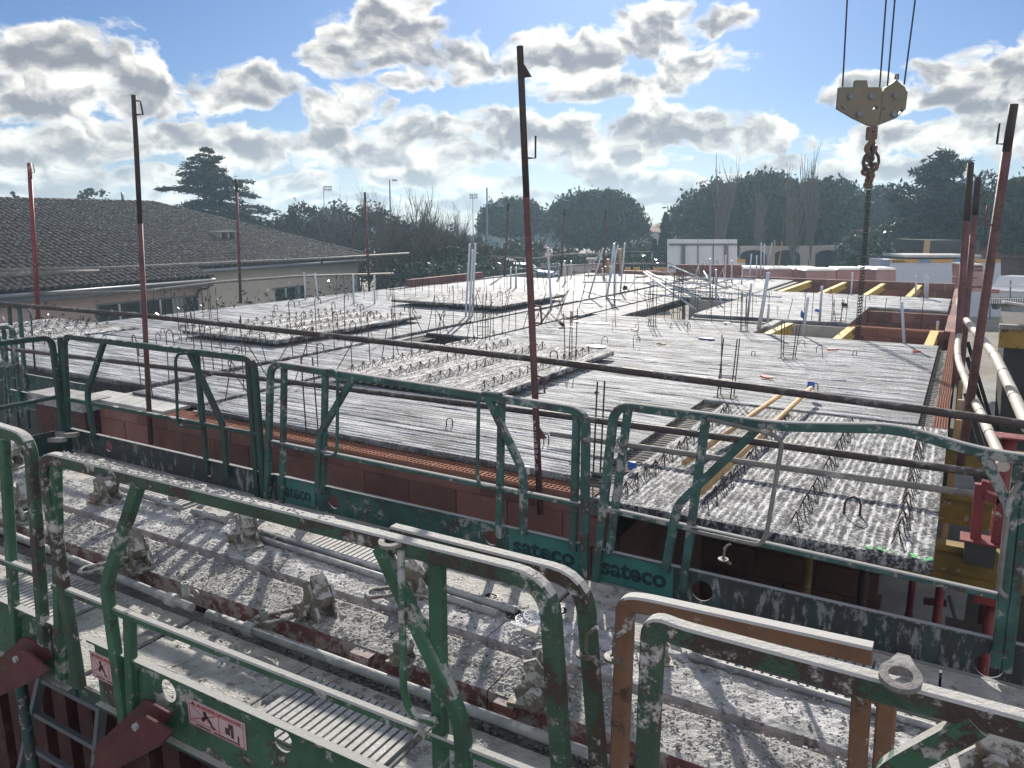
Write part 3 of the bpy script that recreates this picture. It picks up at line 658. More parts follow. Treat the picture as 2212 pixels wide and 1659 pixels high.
walkway('far walkway with the bright grating behind the orange frame', -1.84, 1.8, 3.40, 4.05, joints=(.1,), grates=[(-.86, -.10, 3.42, 3.95)])
# formwork panels: box beams on top, ribbed red faces below
def form_panel(label, x0, x1, y0, y1, zt, face_y, red=True):
    t = thing('wall_formwork', (x0, y0, -3), label, 'formwork', 'steel formwork panels')
    b = MB()
    r = random.Random(int(x0 * 100)); nx = int((x1 - x0) / .03)
    V = []; Fq = []
    ny = 12
    for i in range(nx + 1):
        for j in range(ny + 1):
            e = i in (0, nx) or j in (0, ny)
            V.append((x0 + (x1 - x0) * i / nx, y0 + (y1 - y0) * j / ny, zt + (0 if e else .010 * r.random() + .008 * mnoise.noise((i * .21, j * .3, x0)))))
    for i in range(nx):
        for j in range(ny): Fq.append((i * (ny + 1) + j, (i + 1) * (ny + 1) + j, (i + 1) * (ny + 1) + j + 1, i * (ny + 1) + j + 1))
    b.add(V, Fq)
    b.box2((x0, y0, zt - .11), (x1, y1, zt - .0005))
    b.build('top_beam', 'red_dirty' if red else 'deck_white', t)
    o = t
    b = MB(); b.add([(x, y, z + .002) for x, y, z in V], Fq); b.build('dried_concrete', 'deck_beam' if red else 'deck_white', t)
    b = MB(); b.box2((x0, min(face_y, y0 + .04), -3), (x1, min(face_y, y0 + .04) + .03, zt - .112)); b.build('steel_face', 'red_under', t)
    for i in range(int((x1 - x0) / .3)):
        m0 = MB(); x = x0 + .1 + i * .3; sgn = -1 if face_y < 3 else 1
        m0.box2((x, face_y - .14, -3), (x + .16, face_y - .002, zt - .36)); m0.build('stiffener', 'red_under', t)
    return t
segs = [-6.4, -4.32, -3.59, -1.66, -.2, 1.9]
names = ['leftmost red beam of the near formwork row', 'red formwork beam behind the left near rail', 'red formwork beam under the big looped clamp', 'red formwork beam behind the near right posts', 'red formwork beam behind the orange frame']
for a, e, l in zip(segs[:-1], segs[1:], names): form_panel(l, a + .004, e - .004, 2.63, 2.935, -.095, 2.64)
segs = [-7.2, -4.55, -1.9, .6, 1.9]
names = ['left panel of the whitish far formwork row', 'whitish formwork beam with the double rods', 'whitish formwork beam with the plastic wheels', 'whitish formwork beam at the right edge']
for a, e, l in zip(segs[:-1], segs[1:], names): form_panel(l, a + .004, e - .004, 3.01, 3.37, -.092, 3.05, red=False)
# rods and turnbuckles lying along the beams
def rod(p, q, r, label, group, m='galv', pin=None):
    t = thing('tie_rod', p, label, 'steel rod', group); b = MB()
    p, q = Vector(p), Vector(q); b.tube([p, q], r, 10); b.build('tube', m, t)
    if pin:
        c = p.lerp(q, pin); b = MB(); b.ring(c, (q - p), r * 1.5, .07, 12); b.build('collar', m, t)
        b = MB(); b.ring(c + Vector((.02, .075, .035)), (0, 0, 1), .022, .085, 12, .013); b.tube([c + Vector((.04, .09, 0)), c + Vector((.09, .08, .0)), c + Vector((.10, .10, .02)), c + Vector((.05, .12, .02))], .006, 5); b.build('spigot', m, t)
    return t
G1 = 'steel rods lying along the near red beams'
rod((-6.0, 2.56, -.115), (-3.49, 2.49, -.115), .024, 'grey steel rod with a collar ending near the left brace foot', G1, pin=.93)
rod((-3.36, 2.49, -.115), (-1.02, 2.51, -.12), .024, 'long grey steel rod under the looped clamp', G1, pin=.14)
rod((-.9, 2.50, -.12), (1.7, 2.50, -.12), .024, 'grey steel rod behind the orange post', G1)
G2 = 'steel rods lying on the far beams'
rod((-5.55, 3.40, -.062), (-4.73, 3.36, -.062), .022, 'short open ended rod left on the far beam', G2, pin=.7)
rod((-4.6, 3.36, -.062), (-4.25, 3.36, -.062), .024, 'stubby rod entering the middle clamp', G2)
rod((-3.95, 3.345, -.062), (-1.88, 3.27, -.062), .022, 'long rod ending at the plastic wheels', G2)
rod((-3.95, 3.275, -.066), (-1.95, 3.20, -.066), .022, 'second long rod parallel to the one ending at the wheels', G2)
rod((-.95, 3.40, -.055), (1.7, 3.36, -.055), .03, 'thick pale rod below the bright grating', G2)
rod((-.95, 3.31, -.062), (1.7, 3.27, -.062), .016, 'thin rod beside the thick pale rod', G2)
# clamps
def clamp(p, label, ang=0., sc_=1., loop_dir=None, m='iron'):
    t = thing('formwork_clamp', p, label, 'clamp', 'iron clamps on the formwork'); Rm = Matrix.Rotation(ang, 3, 'Z'); p = Vector(p)
    T = lambda x, y, z: p + (Rm @ Vector((x, y, z))) * sc_
    prof = [(-.07, 0), (.07, 0), (.085, .05), (.06, .085), (.075, .13), (.05, .165), (.02, .14), (-.01, .175), (-.05, .155), (-.045, .09), (-.085, .05)]
    for yy in (-.045, .033):
        b = MB(); b.prism([T(x, yy, z) for x, z in prof], (Rm @ Vector((0, .012, 0))) * sc_); b.build('cheek_plate', m, t)
    b = MB(); b.ring(T(0, -.005, .06), Rm @ Vector((0, 1, 0)), .018 * sc_, .15 * sc_, 10); b.ring(T(0, -.085, .06), Rm @ Vector((0, 1, 0)), .034 * sc_, .03 * sc_, 6); b.build('bolt', m, t)
    b = MB(); b.prism([T(-.03, -.03, .10), T(.05, -.03, .07), T(.07, -.03, .12), (T(.0, -.03, .20))], (Rm @ Vector((0, .06, 0))) * sc_); b.build('wedge', m, t)
    b = MB(); b.box(T(0, 0, .008), (.20 * sc_, .13 * sc_, .016), Rm); b.build('base_plate', m, t)
    if loop_dir is not None:
        d = Vector((math.cos(loop_dir), math.sin(loop_dir), 0)); s = Vector((-d.y, d.x, 0)); c = T(0, -.09, .06); L = .19
        pts = [c + s * .05, c + s * .055 + d * .08 + Vector((0, 0, -.03)), c + s * .055 + d * L + Vector((0, 0, -.06))]
        pts += [c + d * (L + .055 * math.sin(a)) + s * .055 * math.cos(a) + Vector((0, 0, -.062)) for a in (R(30), R(60), R(90), R(120), R(150))]
        pts += [c - s * .055 + d * L + Vector((0, 0, -.06)), c - s * .055 + d * .08 + Vector((0, 0, -.03)), c - s * .05]
        b = MB(); b.tube(pts, .0125, 8); b.build('handle_loop', m, t)
    return t
def on(x, y, z): return Zp(x, y, z)
clamp(on(690, 1335, -.10), 'rusty clamp with a big loop handle in the middle of the near red beam', -.35, 1.25, R(200))
clamp(on(298, 1225, -.10), 'rusty clamp with loop handle behind the left brace', -.3, 1.15, R(205))
clamp(on(1172, 1515, -.10), 'rusty clamp standing by the near right post', .15, 1.35)
clamp(on(870, 1430, -.11), 'flat rusty clamp half buried behind the gate post', .1, .7)
clamp(on(232, 1085, -.085), 'brown clamp on the left of the far beam', .1, 1.2)
clamp(on(535, 1175, -.085), 'pale dusty clamp on the far beam with wire twisted on its bolt', -.5, 1.2)
clamp(on(893, 1278, -.085), 'dusty clamp with loop handle behind the right brace', .3, 1.2, R(190))
clamp(on(60, 1120, -.10), 'rusty clamp behind the leftmost posts', -.2, 1.4)
clamp(on(18, 1010, -.085), 'dark clamp at the left picture edge', .3, 1.4)
clamp(on(2130, 1659, -.09), 'pale clamp crusted with cement at the lower right', .2, 1.35)
clamp(on(1415, 1430, -.085), 'dusty clamp behind the orange post', .5, .8)
# red blocks where beams meet
b = MB(); b.box2((-1.60, 2.58, -.19), (-1.50, 2.66, -.10)); b.build('steel_block', 'red_dirty', None, label='small pinkish steel block at the foot of the clamp by the right post', category='steel block')
b = MB(); b.box2((-2.42, 2.57, -.19), (-2.30, 2.66, -.10)); b.build('steel_block', 'red_dirty', None, label='small pinkish steel block left of the loop gate tube', category='steel block')
# cut wire and plastic wheels
b = MB(); b.tube([on(575, 1170, -.08), on(600, 1160, -.05), on(625, 1168, -.07), on(640, 1165, -.05), on(632, 1155, -.04)], .006, 5)
b.build('tie_wire', 'iron', None, label='rusty tie wire twisted around the dusty clamp bolt', category='wire')
def wheel_mesh(m, r=.042):
    b = MB(); b.ring((0, 0, 0), (0, 0, 1), r, .012, 18, r - .005); b.ring((0, 0, 0), (0, 0, 1), .011, .012, 8, .006)
    for k in range(9):
        a = k * 2 * math.pi / 9; d = Vector((math.cos(a), math.sin(a), 0)); b.bar(d * .010, d * (r - .004), .0035, .008)
    me = b.mesh('spacer_wheel'); me.materials.append(MATS[m]); return me
WW, WK = wheel_mesh('plastic_white'), wheel_mesh('plastic_black')
for i, (x, y, tx, ty) in enumerate([(1130, 1338, .1, .1), (1147, 1332, .3, .1), (1120, 1350, .2, .3), (1143, 1352, .1, .5), (1160, 1345, .5, .2), (1172, 1356, .3, .4), (1180, 1338, .1, .2), (1190, 1362, .4, .1), (1208, 1364, .2, .2)]):
    o = link('spacer_wheel', WW, None, on(x, y, -.076 + .014 * (i % 3)), label='white plastic spoked spacer wheel in the small heap at the rod ends', category='spacer', group='white spacer wheels in the heap'); o.rotation_euler = (tx, ty, i)
for i, (x, y, l) in enumerate([(1061, 1291, 'lone black plastic spacer wheel on the far walkway'), (1110, 1325, 'black spacer wheel just left of the white heap'), (1180, 1325, 'black spacer wheel behind the white heap'), (1208, 1318, 'black spacer wheel next to the near right post')]):
    o = link('spacer_wheel', WK, None, on(x, y, ZD + .01 if i == 0 else -.076), label=l, category='spacer'); o.rotation_euler = (.08, .05, i)
b = MB(); b.prism([on(1130, 1368, -.07), on(1165, 1362, -.07), on(1158, 1380, -.07)], (0, 0, .03)); b.build('packing_scrap', 'rag', None, label='torn white packing scrap beside the plastic wheels', category='scrap')
# ------------------------------------------------------------------ guardrail panels
def guard(label, Y, frame, m, rails=(), posts=(), braces=(), loops=(), toe=None, holes=(), toe_m=None, w=.05, rings=(), top_m=None, hooks=(), toe_split=None, loop_m=None):
    f = fx(Y); base = min(f(*frame), key=lambda v: v.z)
    t = thing('guardrail', (base.x, Y, -.25), label, 'guardrail', 'steel guardrails of the formwork walkways')
    nY = (0, 1, 0)
    fr = fillet(f(*frame), .11, 6)
    b = MB(); b.sweep(fr, nY, .045, w); b.build('frame', top_m or m, t)
    for r in rails:
        b = MB(); b.sweep(fx(Y + .003)(*r), nY, .036, .034); b.build('mid_rail', m, t)
    for r in posts:
        b = MB(); b.sweep(fx(Y + .012)(*r), nY, .04, w * .92); b.build('post', m, t)
    for r in braces:
        b = MB(); b.sweep(fillet(fx(Y - .004)(*r), .08, 5), nY, .042, w * .95); b.build('brace', m, t)
    for r in loops:
        b = MB(); b.tube(fillet(fx(Y - .03)(*r), .06, 5), .0125, 8); b.build('gate_loop', loop_m or m, t)
    for (x, y, rr) in rings:
        c = Yp(x, y, Y - .02); b = MB(); b.ring(c, (0, -.1, 1), rr, .012, 20, rr * .55); b.build('lifting_ring', 'tube_grey', t)
    for (x, y) in hooks:
        c = Yp(x, y, Y - .02); b = MB(); b.tube([c, c + Vector((-.03, 0, -.03)), c + Vector((-.035, 0, -.09)), c + Vector((.01, 0, -.12))], .008, 6); b.ring(c + Vector((-.035, 0, -.10)), (0, 0, 1), .03, .008, 12, .012); b.build('pin', 'iron', t)
    if toe:
        x0, x1, z0, z1 = toe
        hs = [(Yp(x, y, Y).x, Yp(x, y, Y).z, rr) for x, y, rr in holes]
        t2 = thing_toe(t, x0, x1, z0, z1, Y + .03, hs, toe_m or m)
    return t
def thing_toe(t, x0, x1, z0, z1, Y, hs, m):
    """toe board: a folded sheet with real round holes"""
    b = MB(); hs = sorted(hs); th = .008
    cuts = [x0]
    for (x, z, r) in hs: cuts += [x - r * 1.25, x + r * 1.25]
    cuts.append(x1)
    for i in range(0, len(cuts), 2): b.box2((cuts[i], Y, z0), (cuts[i + 1], Y + th, z1))
    n = 24
    for (x, z, r) in hs:
        a, e = x - r * 1.25, x + r * 1.25
        ri = []; ro = []
        for k in range(n):
            an = 2 * math.pi * k / n; c, s = math.cos(an), math.sin(an)
            ri.append((x + r * c, z + r * s))
            q = min((r * 1.25) / max(1e-6, abs(c)), ((z1 - z) if s > 0 else (z - z0)) / max(1e-6, abs(s))); ro.append((x + q * c, z + q * s))
        # make sure the square's corners are covered
        for (cxn, czn) in ((e, z1), (a, z1), (a, z0), (e, z0)):
            k = min(range(n), key=lambda k: (ro[k][0] - cxn) ** 2 + (ro[k][1] - czn) ** 2); ro[k] = (cxn, czn)
        V = [(p[0], Y, p[1]) for p in ri + ro] + [(p[0], Y + th, p[1]) for p in ri + ro]
        F = []
        for k in range(n):
            kk = (k + 1) % n
            F += [(k, kk, n + kk, n + k), (2 * n + kk, 2 * n + k, 3 * n + k, 3 * n + kk), (kk, k, 2 * n + k, 2 * n + kk)]
        b.add(V, F)
    b.box2((x0, Y - .034, z1 - .004), (x1, Y + .0, z1 + .006)); b.box2((x0, Y - .03, z0 - .006), (x1, Y + th, z0))
    return b.build('toe_board', m, t)
# far panels
Yf = 4.10
ga = guard('dark green far guardrail at the left end with dark grey toe board', Yf, [(152, 1000), (138, 726), (548, 776), (572, 1085)], 'green_dark',
      rails=[[(150, 863), (556, 938)]], posts=[[(130, 728), (145, 1000)], [(536, 778), (558, 1082)], [(424, 760), (449, 1025)]],
      braces=[[(225, 738), (188, 850), (204, 950)], [(410, 762), (484, 923), (490, 1030)]],
      loops=[[(424, 762), (386, 764), (379, 775), (384, 915), (392, 921), (440, 925)]], toe=(-7.38, -4.58, -.225, -.005), holes=[(228, 965, .055), (445, 1018, .055)], toe_m='toe_grey', hooks=[(122, 760)])
gb = guard('green far guardrail in the middle before the red bricks, stencilled at both ends', Yf, [(577, 1090), (585, 785), (1266, 889), (1262, 1245)], 'green_far',
      rails=[[(588, 955), (1262, 1092)]], posts=[[(614, 792), (610, 1090)], [(703, 795), (698, 1060)], [(1084, 850), (1078, 1160)], [(1246, 893), (1238, 1190)]],
      braces=[[(765, 812), (690, 940), (687, 1050)], [(1048, 846), (1131, 1020), (1131, 1155)]],
      loops=[[(703, 800), (722, 800), (730, 812), (728, 975), (718, 985), (700, 984)], [(1084, 852), (1042, 848), (1034, 860), (1031, 1035), (1040, 1050), (1078, 1054)]],
      toe=(-4.58, -1.86, -.225, .0), holes=[(716, 1087, .052), (1056, 1165, .052)], rings=[])
gc = guard('green far guardrail on the right with a bent top rail and cement splashed toe board', Yf, [(1285, 1262), (1328, 874), (1690, 921), (1939, 925), (2115, 977), (2240, 996)], 'green_far',
      rails=[[(1302, 1098), (2168, 1290)]], posts=[[(1357, 885), (1316, 1195)], [(1525, 905), (1474, 1275)], [(2200, 1000), (2150, 1440)], [(2224, 1010), (2174, 1450)]],
      braces=[[(1645, 918), (1462, 1092), (1437, 1235)], [(2125, 985), (2186, 1105), (2166, 1300)]],
      loops=[[(1528, 905), (1670, 938), (1690, 955), (1655, 1160), (1640, 1178), (1485, 1145)], [(2205, 1040), (2180, 1075), (2157, 1275), (2175, 1290)]],
      toe=(-1.80, 1.2, -.225, -.01), holes=[(1513, 1281, .062), (2137, 1445, .062)], toe_m='toe_grey', hooks=[(1578, 1175), (1345, 940)], loop_m='tube_grey')
# stencilled plates
def stencil(parent, x0, x1, z0, z1, Y, label_txt='sateco'):
    b = MB(); b.box2((x0, Y, z0), (x1, Y + .003, z1)); b.build('name_plate', 'stencil', parent)
    n = len(label_txt); text_part(None, label_txt, 'letter', parent, (x0 + .03, Y - .0015, z0 + .055), (1, 0, 0), (0, 0, 1), 0.155, bold=.005, width=(x1 - x0) - .07, name='stencil_letters')
stencil(gb, -4.56, -4.16, -.22, -.012, Yf + .02)
stencil(gb, -2.42, -1.90, -.22, -.012, Yf + .02)
stencil(gc, -1.79, -1.30, -.22, -.02, Yf + .02)
# end railing closing the left side, and the panel beyond it
t = thing('guardrail', (-7.42, 4.0, -.25), 'dark side guardrail closing the left end of the far walkway', 'guardrail', 'steel guardrails of the formwork walkways')
pA, pB = Vector((-7.40, 4.06, .90)), Vector((-7.40, 2.6, .90))
b = MB(); b.sweep(fillet([Vector((-7.40, 4.06, -.2)), pA, pB, Vector((-7.40, 2.6, -.2))], .1), (1, 0, 0), .045, .05); b.build('frame', 'green_dark', t)
b = MB(); b.sweep([(-7.40, 4.05, .32), (-7.40, 2.6, .32)], (1, 0, 0), .035, .035); b.build('mid_rail', 'green_dark', t)
b = MB(); b.box2((-7.44, 2.6, -.22), (-7.43, 4.05, -.01)); b.build('toe_board', 'green_dark', t)
gl = guard('green guardrail standing at the far left behind the side rail', 5.6, [(-60, 940), (-75, 668), (42, 658), (62, 925)], 'green_far', rails=[[(-60, 830), (50, 815)]], posts=[[(20, 662), (40, 930)]], braces=[[(-20, 665), (10, 780), (16, 930)]], loops=[[(30, 664), (58, 664), (66, 675), (76, 800)]], toe=(-11.0, -9.6, -.30, -.08))
gl2 = guard('second green guardrail at the far left with a rounded corner', 5.0, [(-60, 900), (-90, 715), (28, 706), (48, 900)], 'green_far', rails=[[(-60, 800), (35, 790)]], posts=[[(8, 712), (25, 900)]], toe=(-10.2, -9.0, -.3, -.1))
# near panels
Yn = 1.80
gd = guard('cement crusted near guardrail at the left picture edge', Yn, [(-420, 1320), (-440, 790), (66, 948), (98, 1420)], 'green_near', rails=[[(-400, 1060), (85, 1240)]], posts=[[(120, 985), (132, 1465)], [(8, 930), (38, 1430)]], toe=(-5.9, -3.52, -.24, .09), top_m='green_top', w=.052)
ge = guard('long green near guardrail crusted with cement, warning plates on its toe board', Yn, [(172, 1482), (93, 984), (1186, 1258), (1222, 1800)], 'green_near',
      rails=[[(118, 1265), (1230, 1705)]], posts=[[(944, 1205), (955, 1760)], [(280, 1330), (287, 1560)]], braces=[[(300, 1045), (230, 1262), (272, 1575)], [(822, 1180), (1000, 1560), (1004, 1760)]],
      loops=[[(866, 1190), (872, 1500), (890, 1545), (945, 1560)]], toe=(-3.30, -.92, -.235, .09), holes=[(350, 1500, .052), (597, 1608, .052)], top_m='green_top', w=.055, rings=[(232, 1028, .042), (846, 1170, .042)])
ge2 = guard('green guardrail frame standing close behind the right end of the long near guardrail', 1.96, [(850, 1148), (1262, 1252), (1304, 1800)], 'green_near', top_m='green_top', w=.05, hooks=[(1290, 1355)])
gf = guard('orange painted guardrail frame at the lower right', 1.96, [(1332, 1800), (1352, 1300), (1395, 1304), (1885, 1412)], 'orange', posts=[[(1863, 1470), (1843, 1800)], [(1918, 1490), (1898, 1760)]], w=.05, hooks=[(1352, 1360)])
gg = guard('heavy green guardrail at the lower right corner with a lifting ear', 1.70, [(1386, 1900), (1412, 1345), (1470, 1368), (2300, 1592)], 'green_near', braces=[[(2110, 1560), (1890, 1680), (1870, 1850)]], top_m='green_top', w=.055)
c = Yp(1945, 1462, 1.68); b = MB(); b.ring(c, (0, -.25, 1), .042, .014, 24, .024); b.prism([c + Vector((-.035, .02, -.007)), c + Vector((.035, .02, -.007)), c + Vector((.012, .075, .0)), c + Vector((-.012, .075, .0))], (0, 0, .014)); b.build('lifting_ear', 'tube_grey', gg)
# wire binding on the mid rail
b = MB(); f = fx(1.77)
b.tube(f((893, 1612), (896, 1590), (940, 1548), (946, 1560), (915, 1590), (912, 1622)), .0035, 5)
b.build('tie_wire', 'iron', None, label='thin wire tying the gate loop to the near mid rail', category='wire')
# warning plates on the near toe board
def warn(parent, p00, p10, p01, title, figs):
    f = fx(Yn + .018); a, b_, c = f(p00, p10, p01); a.z = a.z
    W = (b_ - a).length; Hh = abs(c.z - a.z); o = Vector((a.x, Yn + .024, c.z))
    q = MB(); q.box2((o.x, o.y, o.z), (o.x + W, o.y + .004, o.z + Hh)); s = q.build('warning_plate', 'sign_pink', parent)
    X, Zz = Vector((1, 0, 0)), Vector((0, 0, 1)); Y = o.y - .001
    def bars(lst, m, nm):
        q = MB()
        for (x0, z0, x1, z1, w) in lst: q.bar((o.x + x0 * W, Y, o.z + z0 * Hh), (o.x + x1 * W, Y, o.z + z1 * Hh), .001, w, up=(0, 0, 1)) if abs(x1 - x0) > abs(z1 - z0) * .02 else q.box2((o.x + x0 * W - w / 2, Y - .0005, o.z + z0 * Hh), (o.x + x0 * W + w / 2, Y + .0005, o.z + z1 * Hh))
        q.build(nm, m, s)
    bars([(.03, .8, .97, .8, .002), (.03, .2, .6, .2, .002), (.55, .2, .55, .8, .003), (.03, .03, .03, .97, .002), (.97, .03, .97, .97, .002), (.03, .03, .97, .03, .002), (.08, .25, .5, .75, .004), (.08, .75, .5, .25, .002)], 'sign_red', 'printed_frame')
    bars(figs, 'sign_ink', 'pictogram')
    q = MB(); q.prism([(o.x + .06 * W, Y, o.z + .83 * Hh), (o.x + .15 * W, Y, o.z + .83 * Hh), (o.x + .105 * W, Y, o.z + .96 * Hh)], (0, .0005, 0)); q.build('warning_triangle', 'sign_ink', s)
    text_part(None, title, 'sign_red', s, (o.x + .18 * W, Y - .001, o.z + .845 * Hh), X, Zz, Hh * .12, bold=.0006, width=W * .76)
figs = [(.25, .35, .34, .60, .016), (.34, .60, .42, .36, .012), (.28, .68, .34, .68, .018), (.40, .30, .48, .24, .008), (.66, .40, .74, .40, .03), (.72, .62, .80, .62, .024), (.78, .22, .78, .52, .016), (.88, .15, .88, .40, .008), (.14, .1, .4, .1, .006), (.45, .1, .9, .1, .006)]
warn(ge, (401, 1508), (525, 1565), (420, 1570), 'STABILISER LES BANCHES', figs)
warn(ge, (190, 1405), (262, 1440), (198, 1462), 'SECURISER LE', figs)
# ------------------------------------------------------------------ below the near walkway: brackets, ladder, lower props
def bracket(poly, Y, label):
    t = thing('steel_bracket', Yp(*poly[0], Y), label, 'bracket', 'red bracket plates under the near walkway'); f = fx(Y)
    for k, dy in enumerate((0, .07)):
        pts = [v + Vector((-dy * 1.4, dy, 0)) for v in f(*poly)]
        b = MB(); b.prism(pts, (0, .012, 0)); b.build('side_plate', 'red_dark', t)
    c = f(poly[-1])[0]; b = MB(); b.ring(Yp((poly[1][0] + poly[0][0]) / 2 - 8, (poly[0][1] + poly[1][1]) / 2 + 18, Y) + Vector((0, -.004, 0)), (0, 1, 0), .016, .02, 10); b.build('bolt', 'galv', t)
    return t
bracket([(300, 1556), (307, 1545), (318, 1550), (372, 1581), (345, 1612), (240, 1668), (205, 1676), (196, 1662), (208, 1640)], 1.70, 'red bracket plates with a bolt below the warning plate')
bracket([(38, 1405), (52, 1405), (105, 1448), (66, 1474), (-20, 1512), (-50, 1500), (0, 1438)], 1.70, 'red bracket plates at the lower left corner')
t = thing('access_ladder', (-3.9, 1.72, -3), 'grey steel ladder standing below the walkway at the lower left', 'ladder')
for (a, e) in (((100, 1420), (40, 1690)), ((230, 1420), (205, 1690))):
    p, q = Yp(*a, 2.2), Yp(*e, 2.2); d = (q - p); q = p + d * ((-3 - p.z) / d.z); b = MB(); b.bar(p, q, .03, .055, up=(0, 1, 0)); b.build('stile', 'steel_grey', t)
p0, q0, p1, q1 = Yp(100, 1420, 2.2), Yp(40, 1690, 2.2), Yp(230, 1420, 2.2), Yp(205, 1690, 2.2)
for i in range(9):
    z = p0.z - .17 - i * .28
    if z < -2.95: break
    a = p0 + (q0 - p0) * ((z - p0.z) / (q0.z - p0.z)); e = p1 + (q1 - p1) * ((z - p1.z) / (q1.z - p1.z)); b = MB(); b.bar(a, e, .03, .03); b.build('rung', 'steel_grey', t)
def vtube(name, p, ztop, zbot, r, m, label, cat, group=None, lean=(0, 0), n=10):
    p = Vector(p); b = MB(); b.tube([(p.x, p.y, zbot), (p.x + lean[0], p.y + lean[1], ztop)], r, n); return b.build(name, m, None, label=label, category=cat, group=group)
vtube('push_prop', (-2.55, 1.95, 0), -.32, -3, .03, 'steel_grey', 'grey push prop below the near walkway by the bracket', 'prop', 'props below the near walkway', lean=(.1, .1))
vtube('push_prop', (-2.75, 2.1, 0), -.32, -3, .025, 'green_dark', 'green push prop below the near walkway by the bracket', 'prop', 'props below the near walkway', lean=(.0, .1))
vtube('push_prop', (-4.4, 2.0, 0), -.32, -3, .028, 'green_dark', 'green push prop left of the ladder', 'prop', 'props below the near walkway')
# ------------------------------------------------------------------ dried concrete crumbs on walkways, beams and rails (nobody could count them)
def crumbs(name, regions, m, seed, smin=.003, smax=.012):
    r = np.random.default_rng(seed); Vs = []; Fs = []; base = 0
    octv = np.array([(1, 0, 0), (-1, 0, 0), (0, 1, 0), (0, -1, 0), (0, 0, .6), (0, 0, -.6)], float); octf = np.array([(0, 2, 4), (2, 1, 4), (1, 3, 4), (3, 0, 4), (2, 0, 5), (1, 2, 5), (3, 1, 5), (0, 3, 5)])
    for (x0, x1, y0, y1, z, n, big) in regions:
        P = np.stack([r.uniform(x0, x1, n), r.uniform(y0, y1, n), np.full(n, z)], 1)
        s = (smin + (smax - smin) * r.random(n) ** 3) * big; a = r.uniform(0, 6.28, n)
        v = octv[None] * r.uniform(.5, 1.3, (n, 6, 1)) * np.stack([s * r.uniform(.8, 1.8, n), s, s], 1)[:, None, :]
        c, sn = np.cos(a)[:, None], np.sin(a)[:, None]
        v = np.stack([v[..., 0] * c - v[..., 1] * sn, v[..., 0] * sn + v[..., 1] * c, v[..., 2]], -1) + P[:, None, :] + np.array([0, 0, 0])
        v[..., 2] += (s * .35)[:, None]
        Vs.append(v.reshape(-1, 3)); Fs.append((octf[None] + (np.arange(n) * 6)[:, None, None] + base).reshape(-1, 3)); base += n * 6
    me = np_mesh(name, np.vstack(Vs), np.vstack(Fs), m); return link(name, me, None, None, kind='stuff', label='crumbs of dried concrete strewn over the formwork')
crumbs('concrete_crumbs', [(-6, 1.8, 2.64, 2.93, -.080, 6000, 1), (-7, 1.8, 3.015, 3.36, -.077, 5200, .9), (-6, 1.8, 1.86, 2.5, ZD + .001, 1600, .8), (-7, 1.8, 3.42, 4.03, ZD + .001, 1300, .8)], 'crumb', 1)
crumbs('dark_crumbs', [(-6, 1.8, 2.64, 2.93, -.078, 2600, 1), (-7, 1.8, 3.015, 3.36, -.076, 1100, .9), (-6, 1.8, 1.86, 2.5, ZD + .001, 900, .9), (-3.5, 1.6, 2.50, 2.62, ZD - .045, 1800, 1.7), (-7, 1.8, 3.42, 4.03, ZD + .001, 600, .8)], 'crumb_dark', 2)
crumbs('rail_crumbs', [(-3.3, -.95, 1.782, 1.818, .985, 900, .8), (-5.5, -3.55, 1.782, 1.818, .98, 400, .8), (-.5, .4, 1.685, 1.715, .985, 100, .6)], 'crumb', 3)
sheet('rubble_bed', -6.2, 1.85, 2.40, 2.64, ZD - .05, 'crumb_dark')
# ------------------------------------------------------------------ guard posts on the walls and the tubes they carry
def c4(x, y): return ((1900 + x * .45208) / 1.82278, (900 + y * .45208) / 1.82278)
def c5(x, y): return ((2700 + x * .60217) / 1.82278, (850 + y * .60217) / 1.82278)
def c3r(x, y): return ((3250 + x * .39178) / 1.82278, (1050 + y * .39178) / 1.82278)
def c36(x, y): return ((3632 + x * .36166) / 1.82278, (1500 + y * .36166) / 1.82278)
def c35(x, y): return ((3532 + x * .30139) / 1.82278, (2050 + y * .30139) / 1.82278)
def pole(label, top, bot, r=.026, split=.3, lugs=(), group='red guard posts around the deck', m2='pole_red', m1='pole_dark', n=10):
    top, bot = Vector(top), Vector(bot); t = thing('guard_post', bot, label, 'guard post', group); mid = top.lerp(bot, split)
    b = MB(); b.tube([top, mid], r * .93, n); b.build('upper_tube', m1, t)
    b = MB(); b.tube([mid, bot], r, n); b.build('lower_tube', m2, t)
    for (k, kind, s) in lugs:
        c = top.lerp(bot, k); X = RT * s; b = MB()
        if kind == 'tri': b.prism([c + X * r * .8 + Vector((0, 0, .05)), c + X * (r + .045) + Vector((0, 0, -.03)), c + X * r * .8 + Vector((0, 0, -.035))], (0, .012, 0))
        elif kind == 'u':
            b.tube([c + X * r * .8, c + X * (r + .05), c + X * (r + .05) + Vector((0, 0, .15))], .008, 6)
        else: b.tube([c + X * r * .8 + Vector((0, 0, .06)), c + X * (r + .04) + Vector((0, 0, .05)), c + X * (r + .05) + Vector((0, 0, -.07)), c + X * r * .7 + Vector((0, 0, -.07))], .009, 6)
        b.build('tube_clip', m2 if k > split else m1, t)
    return t
YP = 4.97
pc = pole('tall guard post in the middle with white chalk writing and a purple red lower half', Yp(1123, 100, YP), Yp(1167, 1110, YP), .026, .30, [(.05, 'tri', 1), (.22, 'u', 1), (.545, 'loop', 1), (.70, 'loop', 1), (.815, 'tri', 1)])
pT, pB = Yp(1123, 100, YP), Yp(1167, 1110, YP)
